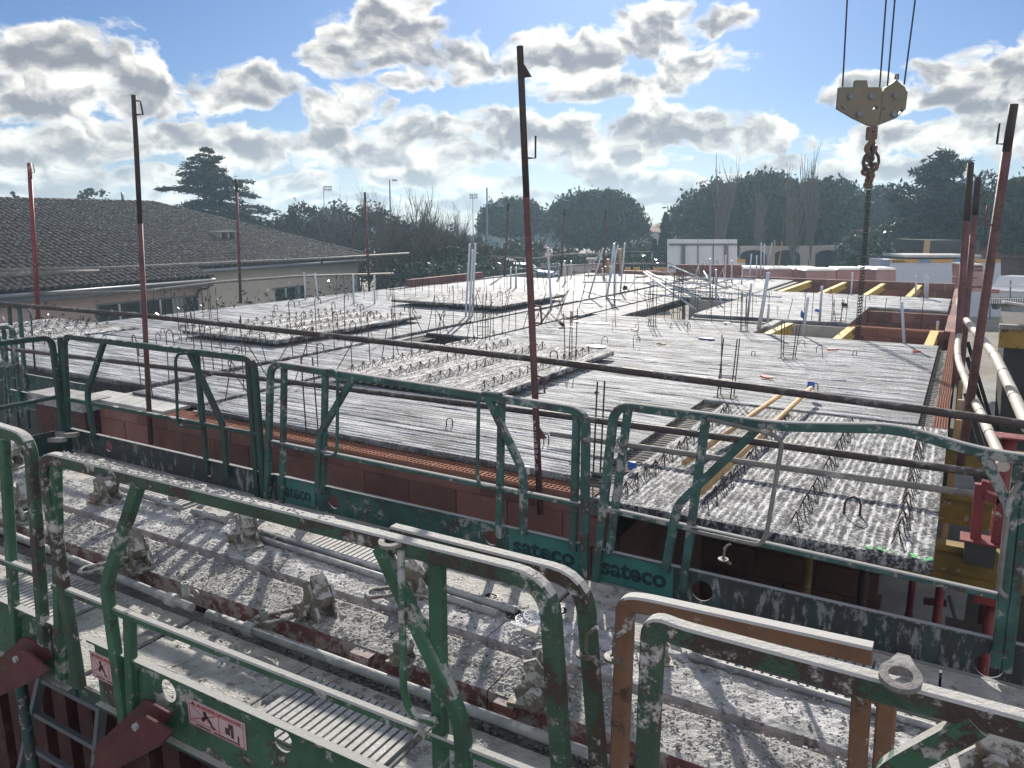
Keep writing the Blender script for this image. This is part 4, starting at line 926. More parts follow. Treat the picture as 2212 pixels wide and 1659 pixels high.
for i, ch in enumerate(['F', 'D', 'C', '6', '65', '63', '7R', 'L', '27']):
    k = .79 + .0125 * i * 1.05; c = pT.lerp(pB, k) + Vector((-.018, -.0275, 0)) - FWH * .001; text_part(None, ch, 'chalk', pc, c, (1, -.0, 0), (0, 0, 1), .042, bold=.001, width=.028 if len(ch) == 1 else .034, name='chalk_writing')
pole('tall guard post on the left with a triangular lug at its dark top', Yp(289, 205, YP), Yp(327, 985, YP), .026, .33, [(.03, 'loop', 1), (.70, 'u', -1)])
pole('leaning red guard post at the right picture edge with bent hooks', Yp(2190, 225, 7.2), Yp(2074, 1010, 7.2), .034, .12, [(.10, 'u', -1), (.31, 'u', -1)])
pole('taller of the two close red guard posts on the right', Yp(2097, 352, 11.0), Yp(2050, 1010, 11.0), .04, .18)
pole('shorter of the two close red guard posts on the right', Yp(2113, 383, 11.6), Yp(2068, 900, 11.6), .038, .15)
def farpole(label, x0, y0, x1, y1, X=None, d=None, r=.03, **k):
    bt = Xp(x1, y1, X) if X else Dp(x1, y1, d); dd = (bt - C0).dot(FWH); pole(label, Dp(x0, y0, dd), bt, r, k.pop('split', .1), k.pop('lugs', [(.06, 'u', 1), (.3, 'u', 1), (.55, 'u', 1)]), **k)
farpole('red guard post farthest left before the tiled roof', 63, 352, 83, 690, X=-15.5, r=.04, m2='red', m1='red')
farpole('rusty guard post in front of the roof chimney', 510, 388, 520, 655, X=-15.2, r=.035)
farpole('rusty guard post at the corner of the cream house', 788, 415, 798, 630, X=-15.2, r=.035)
farpole('far red guard post before the bare bushes', 1098, 440, 1090, 600, d=29, r=.04)
farpole('far red guard post before the big umbrella pine', 1220, 452, 1212, 596, d=30, r=.04)
farpole('far red guard post left of the cypresses', 1309, 458, 1303, 588, d=30, r=.04)
def gtube(label, pts, r, m, group='guard tubes fixed to the posts'):
    b = MB(); b.tube(pts, r, 8); return b.build('guard_tube', m, None, label=label, category='steel tube', group=group)
f = fx(5.04)
gtube('dark top guard tube running across the whole deck in front', f((-120, 640), (30, 659), (300, 681), (700, 724), (1150, 775), (1650, 840), (2000, 886), (2205, 916), (2500, 955)), .026, 'tube_dark')
gtube('dark lower guard tube with cement spots crossing behind the green rails', f((-120, 741), (0, 752), (600, 822), (1150, 890), (1600, 950), (2000, 1006), (2150, 1026)), .025, 'tube_dark')
gtube('grey tube lying across the front right slab', [Zp(1190, 937, .10), Zp(1640, 1003, .10), Zp(2175, 1077, .12)], .026, 'tube_grey', 'loose tubes on the deck')
fX = lambda *p: [Xp(x, y, -15.55) for x, y in p]
gtube('pale guard tube in front of the tiled roof, upper one', fX((-30, 584), (250, 578), (515, 566), (700, 558), (883, 547)), .03, 'tube_grey', 'pale guard tubes on the far left posts')
gtube('pale guard tube in front of the pink house wall, lower one', fX((65, 634), (300, 630), (480, 609), (640, 597), (850, 591)), .032, 'tube_grey', 'pale guard tubes on the far left posts')
gtube('pale board tube in front of the roof eaves at far left', fX((-30, 593), (120, 588), (220, 585)), .05, 'tube_grey', 'pale guard tubes on the far left posts')
fD = lambda d, *p: [Dp(*c4(x, y), d) for x, y in p]
gtube('far guard tube before the big pine, upper one', fD(30, (65, 240), (380, 262), (470, 260), (700, 225), (1120, 215)), .03, 'tube_grey', 'far guard tubes at the end of the deck')
gtube('far guard tube at the end of the deck, lower one', fD(30, (160, 356), (390, 354), (540, 340), (950, 312), (1590, 305)), .03, 'tube_grey', 'far guard tubes at the end of the deck')
gtube('far guard tube just above the brick kerb', fD(29, (780, 378), (930, 376)), .03, 'tube_grey', 'far guard tubes at the end of the deck')
# two poles on the front slab
for (lab, a, e, m) in (('pale wooden pole lying on the front right slab', (1690, 850), (1478, 1000), 'wood'), ('long wooden pole with reddish end lying beside the pale one', (1752, 838), (1515, 1063), 'wood')):
    b = MB(); b.tube([Zp(*a, .16), Zp(*e, .05)], .024, 8); b.build('wooden_pole', m, None, label=lab, category='pole')
b = MB(); b.ring(Zp(1752, 832, .16), (0, .3, 1), .04, .07, 12, .03); b.build('plastic_cup', 'plastic_blue', None, label='blue plastic cup at the upper end of the wooden pole', category='plastic cup')
# ------------------------------------------------------------------ reinforcing bars standing out of the joints
def bar_mesh(h, hook=True, m='rebar', r=.0065, rr=.045):
    b = MB(); pts = [(0, 0, 0), (0, 0, h - rr)]
    if hook: pts += [(rr - rr * math.cos(a), 0, h - rr + rr * math.sin(a)) for a in (R(45), R(90), R(135), R(180))] + [(2 * rr, 0, h - rr - .06)]
    b.tube(pts, r, 5, smooth=False); me = b.mesh('starter_bar'); me.materials.append(MATS[m]); return me
BM = {}
def rebar(p, h, hook, tilt, az, label, group, r=.0065):
    k = (round(h, 1), hook, r)
    if k not in BM: BM[k] = bar_mesh(k[0], hook, 'rebar_rust' if hook and k[0] > .5 else 'rebar', r)
    o = link('starter_bar', BM[k], None, Vector(p), label=label, category='rebar', group=group); o.rotation_euler = (tilt * math.cos(az), tilt * math.sin(az), rr_.uniform(0, 6.28) if abs(tilt) < .2 else az + 1.57); return o
rr_ = random.Random(21)
rowsp = [('hooked steel bar standing in the left dark joint', 'bars of the left joint', -8.45, 5.6, 14.5, .30, .8, .7), ('steel bar leaning out of the right dark joint', 'bars of the right joint', -7.06, 5.7, 15.0, .33, .7, .55)]
for lab, grp, X, y0, y1, st, h0, ph in rowsp:
    y = y0
    while y < y1:
        t = rr_.choice([0, 0, .03, .35, .6, -.5]); hh = rr_.uniform(.4, 1.0) * h0 + .15; hk_ = rr_.random() < ph; tt = t + rr_.uniform(-.06, .06)
        side = 'left' if X < -8 else 'right'
        l_ = '%s %s bar %s in the %s dark joint, %s' % ('tall' if hh > .62 else 'short', 'hooked' if hk_ else 'straight', 'leaning' if abs(tt) > .2 else 'upright', side, 'close to the brick wall' if y < 7.2 else 'beside the crooked slab' if y < 9.6 else 'near the floor opening' if y < 12 else 'at the far end')
        rebar((X + rr_.uniform(-.05, .05), y, -.05), hh, hk_, tt, rr_.uniform(-.6, .6), l_, grp); y += st * rr_.uniform(.5, 1.4)
for lab, grp, X0, X1, Y, n, h in (('hooked bar in the row across the left field before the far slab', 'bars across the left field', -14.3, -8.6, 15.25, 17, .7), ('bar in the row at the far side of the left field', 'bars at the far left rows', -14.0, -8.5, 17.75, 14, .6), ('upright bar along the free slab edge behind the chain', 'bars along the free slab edge', -4.9, -.4, 16.45, 15, .75), ('bar behind the far ribbed slab', 'bars in the farthest rows', -12.0, -7.2, 20.1, 16, .8), ('far upright bar along the last slab row', 'bars along the last slab row', -12.3, -5.2, 24.2, 20, .75), ('thin bar at the shaft edge on the left', 'bars at the shaft edge', -6.6, -3.3, 15.3, 10, .95), ('bar at the corner of the middle pit', 'bars at the middle pit', -6.9, -5.1, 20.1, 8, .9)):
    for i in range(n):
        rebar((X0 + (X1 - X0) * (i + rr_.uniform(-.3, .3)) / n, Y + rr_.uniform(-.08, .08), -.03), (h_ := h * rr_.uniform(.6, 1.15)), (k_ := rr_.random() < .45), rr_.choice([0, .05, .1, -.3]) * rr_.random(), rr_.uniform(0, 6), ('tall ' if h_ > h * .9 else 'short ') + ('hooked ' if k_ else 'straight ') + lab.replace('hooked ', ''), grp)
# hooked bars seen singly on the left field (foot, head in the photograph)
for (x, y, h, lab) in ((338, 745, .18, 'small wire hoop on the left slab beside the rail corner'), (393, 742, .26, 'hooked wire left of the loose slab'), (448, 856, .95, 'tall hooked bar behind the dark rail'), (527, 845, .95, 'tall hooked bar in front of the loose slab corner'), (655, 690 + 50, .5, 'hooked bar by the near corner of the loose slab'), (732, 738, .5, 'hooked bar right of the loose slab corner'), (330, 862, .55, 'upright bar by the rail brace'), (387, 850, .4, 'short upright bar right of the rail brace'), (662, 940, .8, 'dark bar standing at the plate joint behind the gate loop'), (688, 945, .75, 'second dark bar at the plate joint behind the gate loop')):
    rebar(Zp(x, y, 0), h, 'hook' in lab or 'hoop' in lab, .03, rr_.uniform(0, 6), lab, None)
for i in range(26):
    x = rr_.uniform(90, 780); y = rr_.uniform(690, 760) if x < 500 else rr_.uniform(650, 700)
    rebar(Zp(x, y, 0), rr_.choice([.1, .14, .2]), True, .1, rr_.uniform(0, 6), 'small wire lifting hoop on the left slabs', 'small wire hoops on the left slabs')
for i in range(22):
    x = rr_.uniform(1000, 1800); y = rr_.uniform(640, 780)
    rebar(Zp(x, y, 0), rr_.choice([.12, .16, .2]), True, .15, rr_.uniform(0, 6), 'small wire lifting hoop on the right slabs', 'small wire hoops on the right slabs', .005)
for a, e in (((412, 860), (630, 1060)), ((435, 862), (640, 1070))):
    b = MB(); p = Zp(x := e[0] - 250 + 5, e[1] - 80, 0); q0, q1 = Yp(336 + (a[0] - 412), 985, 5.6), Yp(240 + (a[0] - 412) * .9, 815 - 22, 6.6)
    b.tube([q0, q1], .008, 5); b.build('starter_bar', 'rebar', None, label='bent dark bar leaning left behind the left tall post, %s' % ('longer one' if a[0] == 412 else 'right hand one'), category='rebar')
def cage(x, y, h, s, label, n=4, lean=.02):
    p = Zp(x, y, 0); t = thing('rebar_cage', p, label, 'rebar cage', 'column bars standing on the deck')
    for i, (dx, dy) in enumerate(((-s, -s), (s, -s), (s, s), (-s, s))[:n]):
        b = MB(); b.tube([p + Vector((dx, dy, -.03)), p + Vector((dx + rr_.uniform(-lean, lean) * 2, dy + rr_.uniform(-lean, lean), h * rr_.uniform(.93, 1.05)))], .007, 5); b.build('bar', 'rebar', t)
    for k in (.15, .33):
        b = MB(); q = [p + Vector((dx, dy, h * k)) for dx, dy in ((-s, -s), (s, -s), (s, s), (-s, s), (-s, -s))]; b.tube(q, .004, 4); b.build('stirrup', 'rebar', t)
    b = MB(); b.box2(p + Vector((-s * 1.5, -s * 1.5, -.01)), p + Vector((s * 1.5, s * 1.5, .012))); b.build('pocket', 'crumb_dark', t)
cage(1567, 858, .72, .075, 'four tall bars behind the upper left corner of the front right slab')
cage(1702, 775, .52, .08, 'four bars standing in a dark pocket on the right slab')
cage(1292, 1020, .80, .03, 'pair of bars at the joint beside the green rails', 2)
cage(1288, 850, .05, .02, 'bar stub near the middle post', 2)
cage(355, 688, .62, .12, 'four bars standing near the left rim of the deck')
cage(405, 715, .62, .10, 'four bars standing before the tall left post')
cage(455, 690, .65, .10, 'four thin bars behind the tall left post')
cage(1232, 790, .78, .05, 'dark bars in the right joint beyond the loose slab')
cage(1045, 740, .80, .07, 'dark bars right of the small floor opening')
cage(*c4(1475, 850), .80, .05, 'dark bars before the middle pit')
cage(*c4(1680, 790), .95, .06, 'tall dark bars at the pit corner')
cage(*c5(380, 755), .75, .05, 'dark bars at the left end of the shaft')
cage(*c5(985, 690), .45, .08, 'short bars on the free edged slab near the chain')
# ------------------------------------------------------------------ white plastic pipes standing in the deck
def pipe(b0, t0, label, group=None, r=.022, m='pvc', z=0.):
    p = Zp(*b0, z); d = (p - C0).dot(FWH); q = Dp(*t0, d * .995); b = MB(); b.tube([p, q], r, 7); return b.build('conduit_pipe', m, None, label=label, category='pipe', group=group)
for i, (x0, y0, x1, y1) in enumerate(((1006, 685, 1015, 527), (1014, 688, 1021, 540), (1020, 684, 1027, 526))):
    pipe((x0, y0), (x1, y1), ('left', 'middle, shorter', 'right')[i] + ' of the three white pipes standing together in the middle', 'three white pipes')
for (a, e, l) in (((660, 648), (657, 588), 'white pipe standing near the cream house window'), ((688, 649), (680, 590), 'leaning white pipe near the cream house window'), ((764, 658), (763, 593), 'white pipe before the corner of the cream house'), ((809, 658), (809, 594), 'white pipe before the downpipe of the cream house')): pipe(a, e, l, 'white pipes by the cream house')
lst4 = [((600, 710), (570, 165), 'tall white pipe in front of the triangular road sign'), ((925, 600), (1050, 170), 'white pipe leaning to the right, leftmost of the leaning bunch'), ((1085, 605), (1145, 130), 'upright white pipe in the leaning bunch'), ((1075, 610), (1180, 145), 'white pipe crossing the bunch'), ((1147, 585), (1149, 125), 'straight white pipe in the middle of the bunch'), ((1200, 550), (1240, 125), 'white pipe right of the leaning bunch'), ((245, 520), (247, 335), 'short white pipe left of the middle post'), ((293, 520), (293, 335), 'second short white pipe left of the middle post'), ((720, 480), (715, 280), 'white pipe before the garden pillar'), ((772, 430), (772, 282), 'short white pipe before the garden pillar'), ((925, 420), (920, 360), 'white pipe stub near the orange boards'), ((1050, 430), (1045, 345), 'white pipe stub left of the bunch')]
for a, e, l in lst4: pipe(c4(*a), c4(*e), l, 'white pipes at the middle of the deck', .024)
lst5 = [((160, 550), (160, 280), 'white pipe at the right end of the tangle'), ((198, 560), (198, 350), 'second white pipe at the right end of the tangle'), ((300, 440), (300, 290), 'white pipe before the white site panel'), ((50, 440), (105, 255), 'slanting white pipe before the white site panel'), ((255, 440), (262, 260), 'white pipe before the right post of the site panel'), ((490, 400), (495, 175), 'tall thin white pipe by the far beams'), ((510, 400), (516, 185), 'second tall thin white pipe by the far beams'), ((540, 300), (565, 176), 'white pipe tilted over the far beams'), ((405, 665), (430, 440), 'white pipe on the free edged slab at left'), ((480, 735), (540, 370), 'thick white pipe at the left end of the shaft'), ((470, 742), (525, 480), 'white pipe leaning beside the thick one'), ((535, 700), (545, 575), 'short white pipe behind the thick one'), ((765, 785), (800, 530), 'white pipe standing at the shaft left of the chain'), ((875, 695), (892, 460), 'white pipe behind the free edged slab, left of the chain'), ((1080, 520), (1092, 370), 'white pipe right behind the chain'), ((1505, 530), (1505, 390), 'white pipe standing before the far brick walls'), ((1562, 540), (1570, 388), 'second white pipe before the far brick walls'), ((1578, 540), (1586, 402), 'third white pipe before the far brick walls'), ((1428, 835), (1412, 560), 'white pipe standing alone in the brick shaft'), ((1645, 740), (1650, 690), 'short white pipe on the brick cross wall'), ((365, 450), (372, 330), 'small white pipe by the far brick wall'), ((415, 410), (430, 250), 'pale pipe before the orange container'), ((462, 400), (464, 260), 'thin pale pipe by the far beams')]
for i, (a, e, l) in enumerate(lst5): pipe(c5(*a), c5(*e), l, 'white pipes on the right part of the deck', .034 if 'thick white' in l else .024)
for (a, e, l) in (((575, 350), (582, 160), 'brown wooden lath standing by the far beams'), ((605, 350), (630, 165), 'second wooden lath standing by the far beams')): pipe(c5(*a), c5(*e), l, 'wooden laths', .025, 'wood')
# tangle of bars and pipes lying across the middle pit
rt_ = random.Random(5); pc0 = Zp(*c4(1750, 590), 0)
for i in range(44):
    c = pc0 + Vector((rt_.gauss(0, .55), rt_.gauss(0, .9), rt_.uniform(.02, .5))); a = rt_.gauss(2.5, .55); e = rt_.gauss(.08, .16); L = rt_.uniform(.6, 1.5)
    d = Vector((math.cos(a) * math.cos(e), math.sin(a) * math.cos(e), math.sin(e))) * L
    b = MB()
    if i < 9: b.tube([c - d * 1.2, c + d * 1.2], .022, 6); b.build('conduit_pipe', 'pvc', None, label='grey pipe lying in the tangle over the middle pit', category='pipe', group='pipes of the tangle')
    else: b.tube([c - d, c, c + d * .9 + Vector((0, 0, rt_.uniform(-.1, .25)))], .007, 4); b.build('loose_bar', 'rebar', None, label='rusty bar in the tangle over the middle pit', category='rebar', group='bars of the tangle')
for (a, e, l) in (((1430, 375), (1900, 620), 'long grey pipe sloping down into the tangle, upper one'), ((1405, 380), (1850, 700), 'long grey pipe sloping down into the tangle, lower one')):
    p, q = Zp(*c4(*e), .05), None; d = (p - C0).dot(FWH); q = Dp(*c4(*a), d + 3.5); b = MB(); b.tube([p, q], .024, 6); b.build('conduit_pipe', 'pvc', None, label=l, category='pipe', group='pipes of the tangle')
for (x0, y0, x1, y1) in ((650, 700, 745, 540), (640, 690, 720, 570), (480, 700, 640, 830), (560, 715, 720, 850), (670, 740, 800, 800), (840, 690, 900, 470), (1240, 580, 1355, 410), (1180, 590, 1240, 545)):
    b = MB(); p = Zp(*c4(x0, y0), .0); d = (p - C0).dot(FWH); q = Dp(*c4(x1, y1), d) if y1 < y0 else Zp(*c4(x1, y1), .05); b.tube([p, q], .008, 4); b.build('loose_bar', 'rebar', None, label='bar leaning over the right joint near the middle post', category='rebar', group='bars leaning by the middle post')
# ------------------------------------------------------------------ small rubbish on the deck
def scrap(x, y, m, label, s=(.12, .06, .02), z=.012, rot=0.):
    p = Zp(x, y, z); r_ = random.Random(int(x * 7 + y)); b = MB(); pts = [(math.cos(a) * s[0] * r_.uniform(.6, 1), math.sin(a) * s[1] * r_.uniform(.6, 1)) for a in [k * 1.047 for k in range(6)]]
    c_, s_ = math.cos(rot), math.sin(rot); b.prism([p + Vector((u * c_ - v * s_, u * s_ + v * c_, r_.uniform(0, s[2]))) for u, v in pts], (0, 0, s[2])); b.build('scrap', m, None, label=label, category='scrap')
for (x, y, m, l, s) in ((426, 819 - 43, 'plastic_red', 'orange red scrap on the left slab behind the rail', (.12, .05, .015)), (*c4(850, 816), 'plastic_white', 'white sheet scrap right of the joint, left one', (.22, .1, .01)), (*c4(1045, 828), 'plastic_white', 'white sheet scrap right of the joint, right one', (.22, .1, .01)), (*c4(690, 857), 'plastic_black', 'dark blue block at the end of the right joint', (.06, .06, .07)), (*c4(775, 862), 'plastic_red', 'red flat scrap near the dark blue block', (.13, .05, .01)), (*c4(1325, 890), 'plastic_red', 'red brick scrap in the middle of the right slab', (.09, .04, .02)), (*c4(1555, 1015), 'wood', 'brown wood chip on the right slab', (.09, .04, .02)), (*c4(1955, 962), 'plastic_blue', 'blue and white plastic sheet on the right slab', (.20, .12, .012)), (*c5(535, 1063), 'plastic_red', 'red brick chip behind the front right slab', (.10, .05, .02)), (*c5(962, 880), 'plastic_red', 'long red scrap before the shaft', (.10, .04, .02)), (*c5(1505, 900), 'plastic_red', 'red lump near the right wall', (.07, .06, .03)), (*c5(1040, 595), 'plastic_black', 'dark lump on the free edged slab near the chain', (.09, .07, .05)), (*c5(860, 636), 'plastic_blue', 'blue scrap left of the chain', (.07, .05, .05)), (*c5(760, 678), 'plastic_blue', 'blue strap at the free slab edge', (.06, .04, .10)), (*c5(1440, 620), 'plastic_blue', 'blue tag on the free slab edge near the right wall', (.08, .04, .03)), (320, 868, 'plastic_blue', 'blue plug at the foot of the tall left post', (.03, .03, .03)), (1367, 1017, 'plastic_blue', 'blue torn tube beside the girders', (.05, .04, .04)), (960, 620 + 45, 'plastic_white', 'white sheet near the far loose slab', (.2, .08, .01)), (*c4(1000, 1030), 'plastic_white', 'white patch at the end of the crooked slab', (.25, .15, .008)), (*c4(330, 612), 'plastic_white', 'white sheet near the short pipes', (.3, .1, .01)), (*c4(1140, 610), 'plastic_white', 'white sheet at the foot of the pipe bunch', (.3, .12, .01)), (*c4(570, 630), 'plastic_blue', 'blue plug beside the tall white pipe', (.06, .06, .06)), (*c4(1480, 490), 'plastic_blue', 'blue plug on the far slab', (.07, .07, .07)), (*c4(1240, 545), 'plastic_black', 'dark bucket scrap by the leaning pipe', (.08, .08, .09)), (*c4(920, 648), 'plastic_white', 'small white sheet at the dark cross joint', (.2, .08, .01)), (1570, 700, 'plastic_white', 'white strap on the slab edge', (.1, .05, .02))): scrap(x, y, m, l, s)
for (a, e, l) in ((c4(1340, 422), c4(1450, 412), 'plank lying at the far edge of the deck'), (c4(1700, 440), c4(1810, 425), 'plank lying before the brick back wall'), (c4(900, 408), c4(1080, 398), 'plank at the foot of the garden wall')):
    b = MB(); b.bar(Zp(*a, .03), Zp(*e, .03), .12, .04); b.build('plank', 'wood', None, label=l, category='plank')
b = MB(); b.box2((-8.75, 10.55, -.4), (-8.0, 11.1, -.068)); b.build('floor_opening_shade', 'painted_void', None, kind='structure')  # solid black block stands in for the shade inside the opening
# concrete corner block with debris left of the rails
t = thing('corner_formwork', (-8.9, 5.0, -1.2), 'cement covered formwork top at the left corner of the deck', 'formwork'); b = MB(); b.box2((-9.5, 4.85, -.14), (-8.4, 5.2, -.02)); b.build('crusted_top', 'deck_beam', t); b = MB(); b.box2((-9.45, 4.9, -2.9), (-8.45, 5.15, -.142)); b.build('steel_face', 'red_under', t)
for i, (x, y) in enumerate(((118, 935), (108, 950), (125, 942))): b = MB(); p = Zp(x, y, -.05); b.bar(p, p + Vector((.22, -.05 + .06 * i, .03)), .05, .04); b.build('offcut', 'tube_grey', None, label=('pale offcut lying uppermost', 'pale offcut in front', 'pale offcut to the right')[i] + ' at the left corner formwork', category='offcut')
# ------------------------------------------------------------------ pale hoses along the right wall
def spl(pts, k=6):
    pts = [Vector(p) for p in pts]; out = []
    for i in range(len(pts) - 1):
        p0, p1, p2, p3 = pts[max(i - 1, 0)], pts[i], pts[i + 1], pts[min(i + 2, len(pts) - 1)]
        for j in range(k):
            t = j / k; out.append(.5 * ((2 * p1) + (p2 - p0) * t + (2 * p0 - 5 * p1 + 4 * p2 - p3) * t * t + (3 * p1 - p0 - 3 * p2 + p3) * t ** 3))
    return out + [pts[-1]]
def hose(label, lst, r):
    pts = spl([Yp(*c3r(x, y), Y) for x, y, Y in lst]); t = thing('flexible_hose', pts[-1], label, 'hose', 'pale hoses hanging along the right wall')
    b = MB(); b.tube(pts, r, 10); b.build('hose_tube', 'hose', t)
    for i in range(8, len(pts) - 4, 7): b = MB(); b.ring(pts[i], pts[i + 1] - pts[i], r * 1.06, r * .45, 12); b.build('tape_band', 'tube_grey' if i % 2 else 'pole_dark', t)
hose('thick pale hose hanging along the right wall down to the picture edge', [(1385, 62, 24), (1392, 130, 21), (1378, 230, 18), (1342, 335, 15.5), (1352, 430, 13.5), (1420, 540, 11.5), (1530, 680, 9.8), (1680, 860, 8.4), (1760, 1010, 7.6), (1850, 1200, 6.9), (1955, 1430, 6.2), (2040, 1620, 5.7)], .040)
hose('thinner pale hose curving down towards the red props', [(1352, 440, 13.6), (1334, 520, 12.6), (1350, 640, 11.4), (1328, 800, 10.2), (1340, 950, 9.2), (1400, 1110, 8.3), (1470, 1290, 7.5), (1545, 1440, 6.9), (1620, 1610, 6.3), (1720, 1830, 5.7), (1790, 2010, 5.3)], .034)
# ------------------------------------------------------------------ crane block, hook and chains over the shaft
def c6(x, y): return ((3100 + x * .48215) / 1.82278, (y * .48215) / 1.82278)
from mathutils.geometry import tessellate_polygon
def holed(outer, holes, ext):
    polys = [[Vector(p) for p in outer]] + [[Vector(p) for p in h] for h in holes]; tr_ = tessellate_polygon(polys); flat = [p for q in polys for p in q]; n = len(flat); ext = Vector(ext)
    b = MB(); F = [tuple(t) for t in tr_] + [tuple(i + n for i in t[::-1]) for t in tr_]; s = 0
    for q in polys: m = len(q); F += [(s + i, s + (i + 1) % m, n + s + (i + 1) % m, n + s + i) for i in range(m)]; s += m
    b.add(flat + [p + ext for p in flat], F); return b
DH = 13.2
hk = thing('crane_hook_block', Dp(*c6(700, 1030), DH), 'olive crane hook block hanging from four cables over the shaft', 'crane block')
g = lambda *p: [Dp(*c6(x, y), DH) for x, y in p]
ex = FWH * .10
holed(g((430, 712), (553, 712), (562, 655), (652, 655), (660, 712), (768, 712), (775, 748), (765, 890), (745, 1025), (680, 1025), (545, 962), (415, 885)), [g((438, 858), (440, 880), (484, 906)), g((692, 893), (740, 893), (737, 868), (722, 860))], ex).build('left_plate', 'crane_olive', hk)
holed(g((782, 745), (800, 715), (855, 680), (893, 648), (925, 683), (962, 712), (975, 745), (985, 748), (968, 890), (890, 965), (750, 1022), (770, 892)), [g((776, 893), (796, 893), (788, 872)), g((905, 936), (945, 905), (938, 882), (915, 905))], ex).build('right_plate', 'crane_olive', hk)
for (x, y) in ((517, 787), (686, 785), (884, 777), (590, 928), (872, 928)):
    b = MB(); b.ring(Dp(*c6(x, y), DH - .02), FWH, .045, .05, 10); b.build('bolt', 'steel_grey', hk)
b = MB(); b.tube(g((882, 650), (886, 610), (905, 606), (903, 650)), .018, 6); b.build('eyelet', 'crane_olive', hk)
holed(g((672, 1032), (742, 1030), (735, 1130), (722, 1142), (668, 1142), (664, 1110)), [g((692, 1068), (716, 1068), (714, 1084), (692, 1084))], FWH * .12).build('swivel', 'hook_iron', hk)
b = MB(); q = [(690, 1142), (690, 1160), (672, 1175), (652, 1200), (648, 1225), (664, 1246), (690, 1250), (712, 1238), (722, 1205), (716, 1190)]; b.tube(spl(g(*q), 3), .055, 8, r2=.03); b.build('hook', 'hook_iron', hk)
b = MB(); b.prism(g((715, 1155), (722, 1165), (716, 1195), (640, 1200), (628, 1205), (640, 1190)), FWH * .04) ; b.build('safety_latch', 'hook_iron', hk)
for (x0, y0, x1, y1, l) in ((452, 708, 493, -60, 'outer left'), (755, 710, 812, -60, 'inner left'), (818, 705, 884, -60, 'inner right'), (955, 690, 1053, -60, 'outer right')):
    a = Dp(*c6(x0, y0), DH + .05); e = Dp(*c6(x1, y1), DH + .05); e = a + (e - a) * ((13.5 - a.z) / (e.z - a.z))
    b = MB(); b.tube([a, e], .014, 5); b.build('crane_cable', 'cable', None, label=l + ' steel cable holding the crane block', category='cable', group='crane cables')
t = thing('lifting_chain', Dp(1852, 735, DH), 'long chain sling of several strands hanging from the crane hook into the shaft', 'chain')
def chain(p, q, L=.07, r=.0065, name='chain_strand'):
    b = MB(); p, q = Vector(p), Vector(q); n = int((q - p).length / (L * .72)); d = (q - p) / n; ax = d.normalized(); s = ax.orthogonal().normalized(); u = ax.cross(s)
    for i in range(n):
        c = p + d * (i + .5); w = s if i % 2 else u
        ring = [c + ax * (L * .5 * math.cos(a)) + w * (L * .30 * math.sin(a)) for a in [k * math.pi / 3 for k in range(6)]]
        b.tube(ring + [ring[0]], r, 4, cap=False, smooth=False)
    o = b.build(name, 'chain', t); return o
def olink(c, hgt, wid, r, w):
    b = MB(); pts = [c + Vector((0, 0, math.cos(a) * hgt)) + w * math.sin(a) * wid for a in [k * math.pi / 6 for k in range(13)]]; b.tube(pts, r, 6, cap=False); b.build('master_link', 'chain', t)
olink(Dp(*c6(686, 1265), DH), .16, .05, .022, FWH); olink(Dp(*c6(683, 1320), DH), .17, .13, .024, RT)
b = MB(); c = Dp(*c6(675, 1405), DH)
for k in range(7): b.ring(c + Vector((rt_.uniform(-.07, .07), 0, .22 - .07 * k)), (rt_.uniform(-1, 1), 1, rt_.uniform(-1, 1)), .075, .05, 8, .03)
b.build('shackle_bunch', 'hook_iron', t)
tp = Dp(*c6(675, 1430), DH); bt = Dp(1852, 738, DH)
for i, (o0, o1, k) in enumerate(((-.025, -.06, 1), (.0, .0, 1), (.03, .05, .98))): chain(tp + RT * o0 + FWH * o0 * .5, tp.lerp(bt, k) + RT * o1 + FWH * o1)
# ------------------------------------------------------------------ right side: shoring, props, boards, skip
def boxthing(name, a, b_, m, label, cat, group=None): q = MB(); q.box2(a, b_); return q.build(name, m, None, label=label, category=cat, group=group)
def prop(label, p, zt, zb, r=.03, m='red', plate_=True):
    p = Vector(p); t = thing('steel_prop', (p.x, p.y, zb), label, 'prop', 'steel props of the shoring')
    b = MB(); b.tube([(p.x, p.y, zb), (p.x, p.y, zb + (zt - zb) * .55)], r * 1.2, 9); b.build('outer_tube', 'pole_dark' if m == 'red' else m, t)
    b = MB(); b.tube([(p.x, p.y, zb + (zt - zb) * .5), (p.x, p.y, zt)], r, 9); b.build('inner_tube', m, t)
    if plate_: b = MB(); b.box2((p.x - .1, p.y - .07, zt), (p.x + .1, p.y + .07, zt + .012)); b.build('head_plate', m, t)
    b = MB(); b.tube([(p.x + r, p.y - .02, zb + (zt - zb) * .53), (p.x + .12, p.y - .03, zb + (zt - zb) * .53), (p.x + .12, p.y - .03, zb + (zt - zb) * .47), (p.x + r, p.y - .02, zb + (zt - zb) * .47)], .009, 5); b.build('collar_handle', 'pole_dark', t); return t
t = thing('prop_fork', Yp(2117, 1110, 5.45), 'bright red U shaped prop head sticking up beside the front right slab', 'prop head')
A, B_ = fx(5.45)((2118, 1045), (2106, 1172)); b = MB(); b.bar(A, B_, .06, .05, up=(0, 1, 0)); b.build('left_leg', 'red', t)
A, B_ = fx(5.45)(c36(880, 1250), c36(810, 1659)); b = MB(); b.bar(A, B_ - Vector((0, 0, .06)), .06, .05, up=(0, 1, 0)); b.build('right_leg', 'red', t)
for (a, e) in ((c36(640, 1115), c36(850, 1170)), (c36(650, 1230), c36(840, 1300))): A, B_ = fx(5.45)(a, e); b = MB(); b.bar(A, B_, .05, .05); b.build('cross_bar', 'red', t)
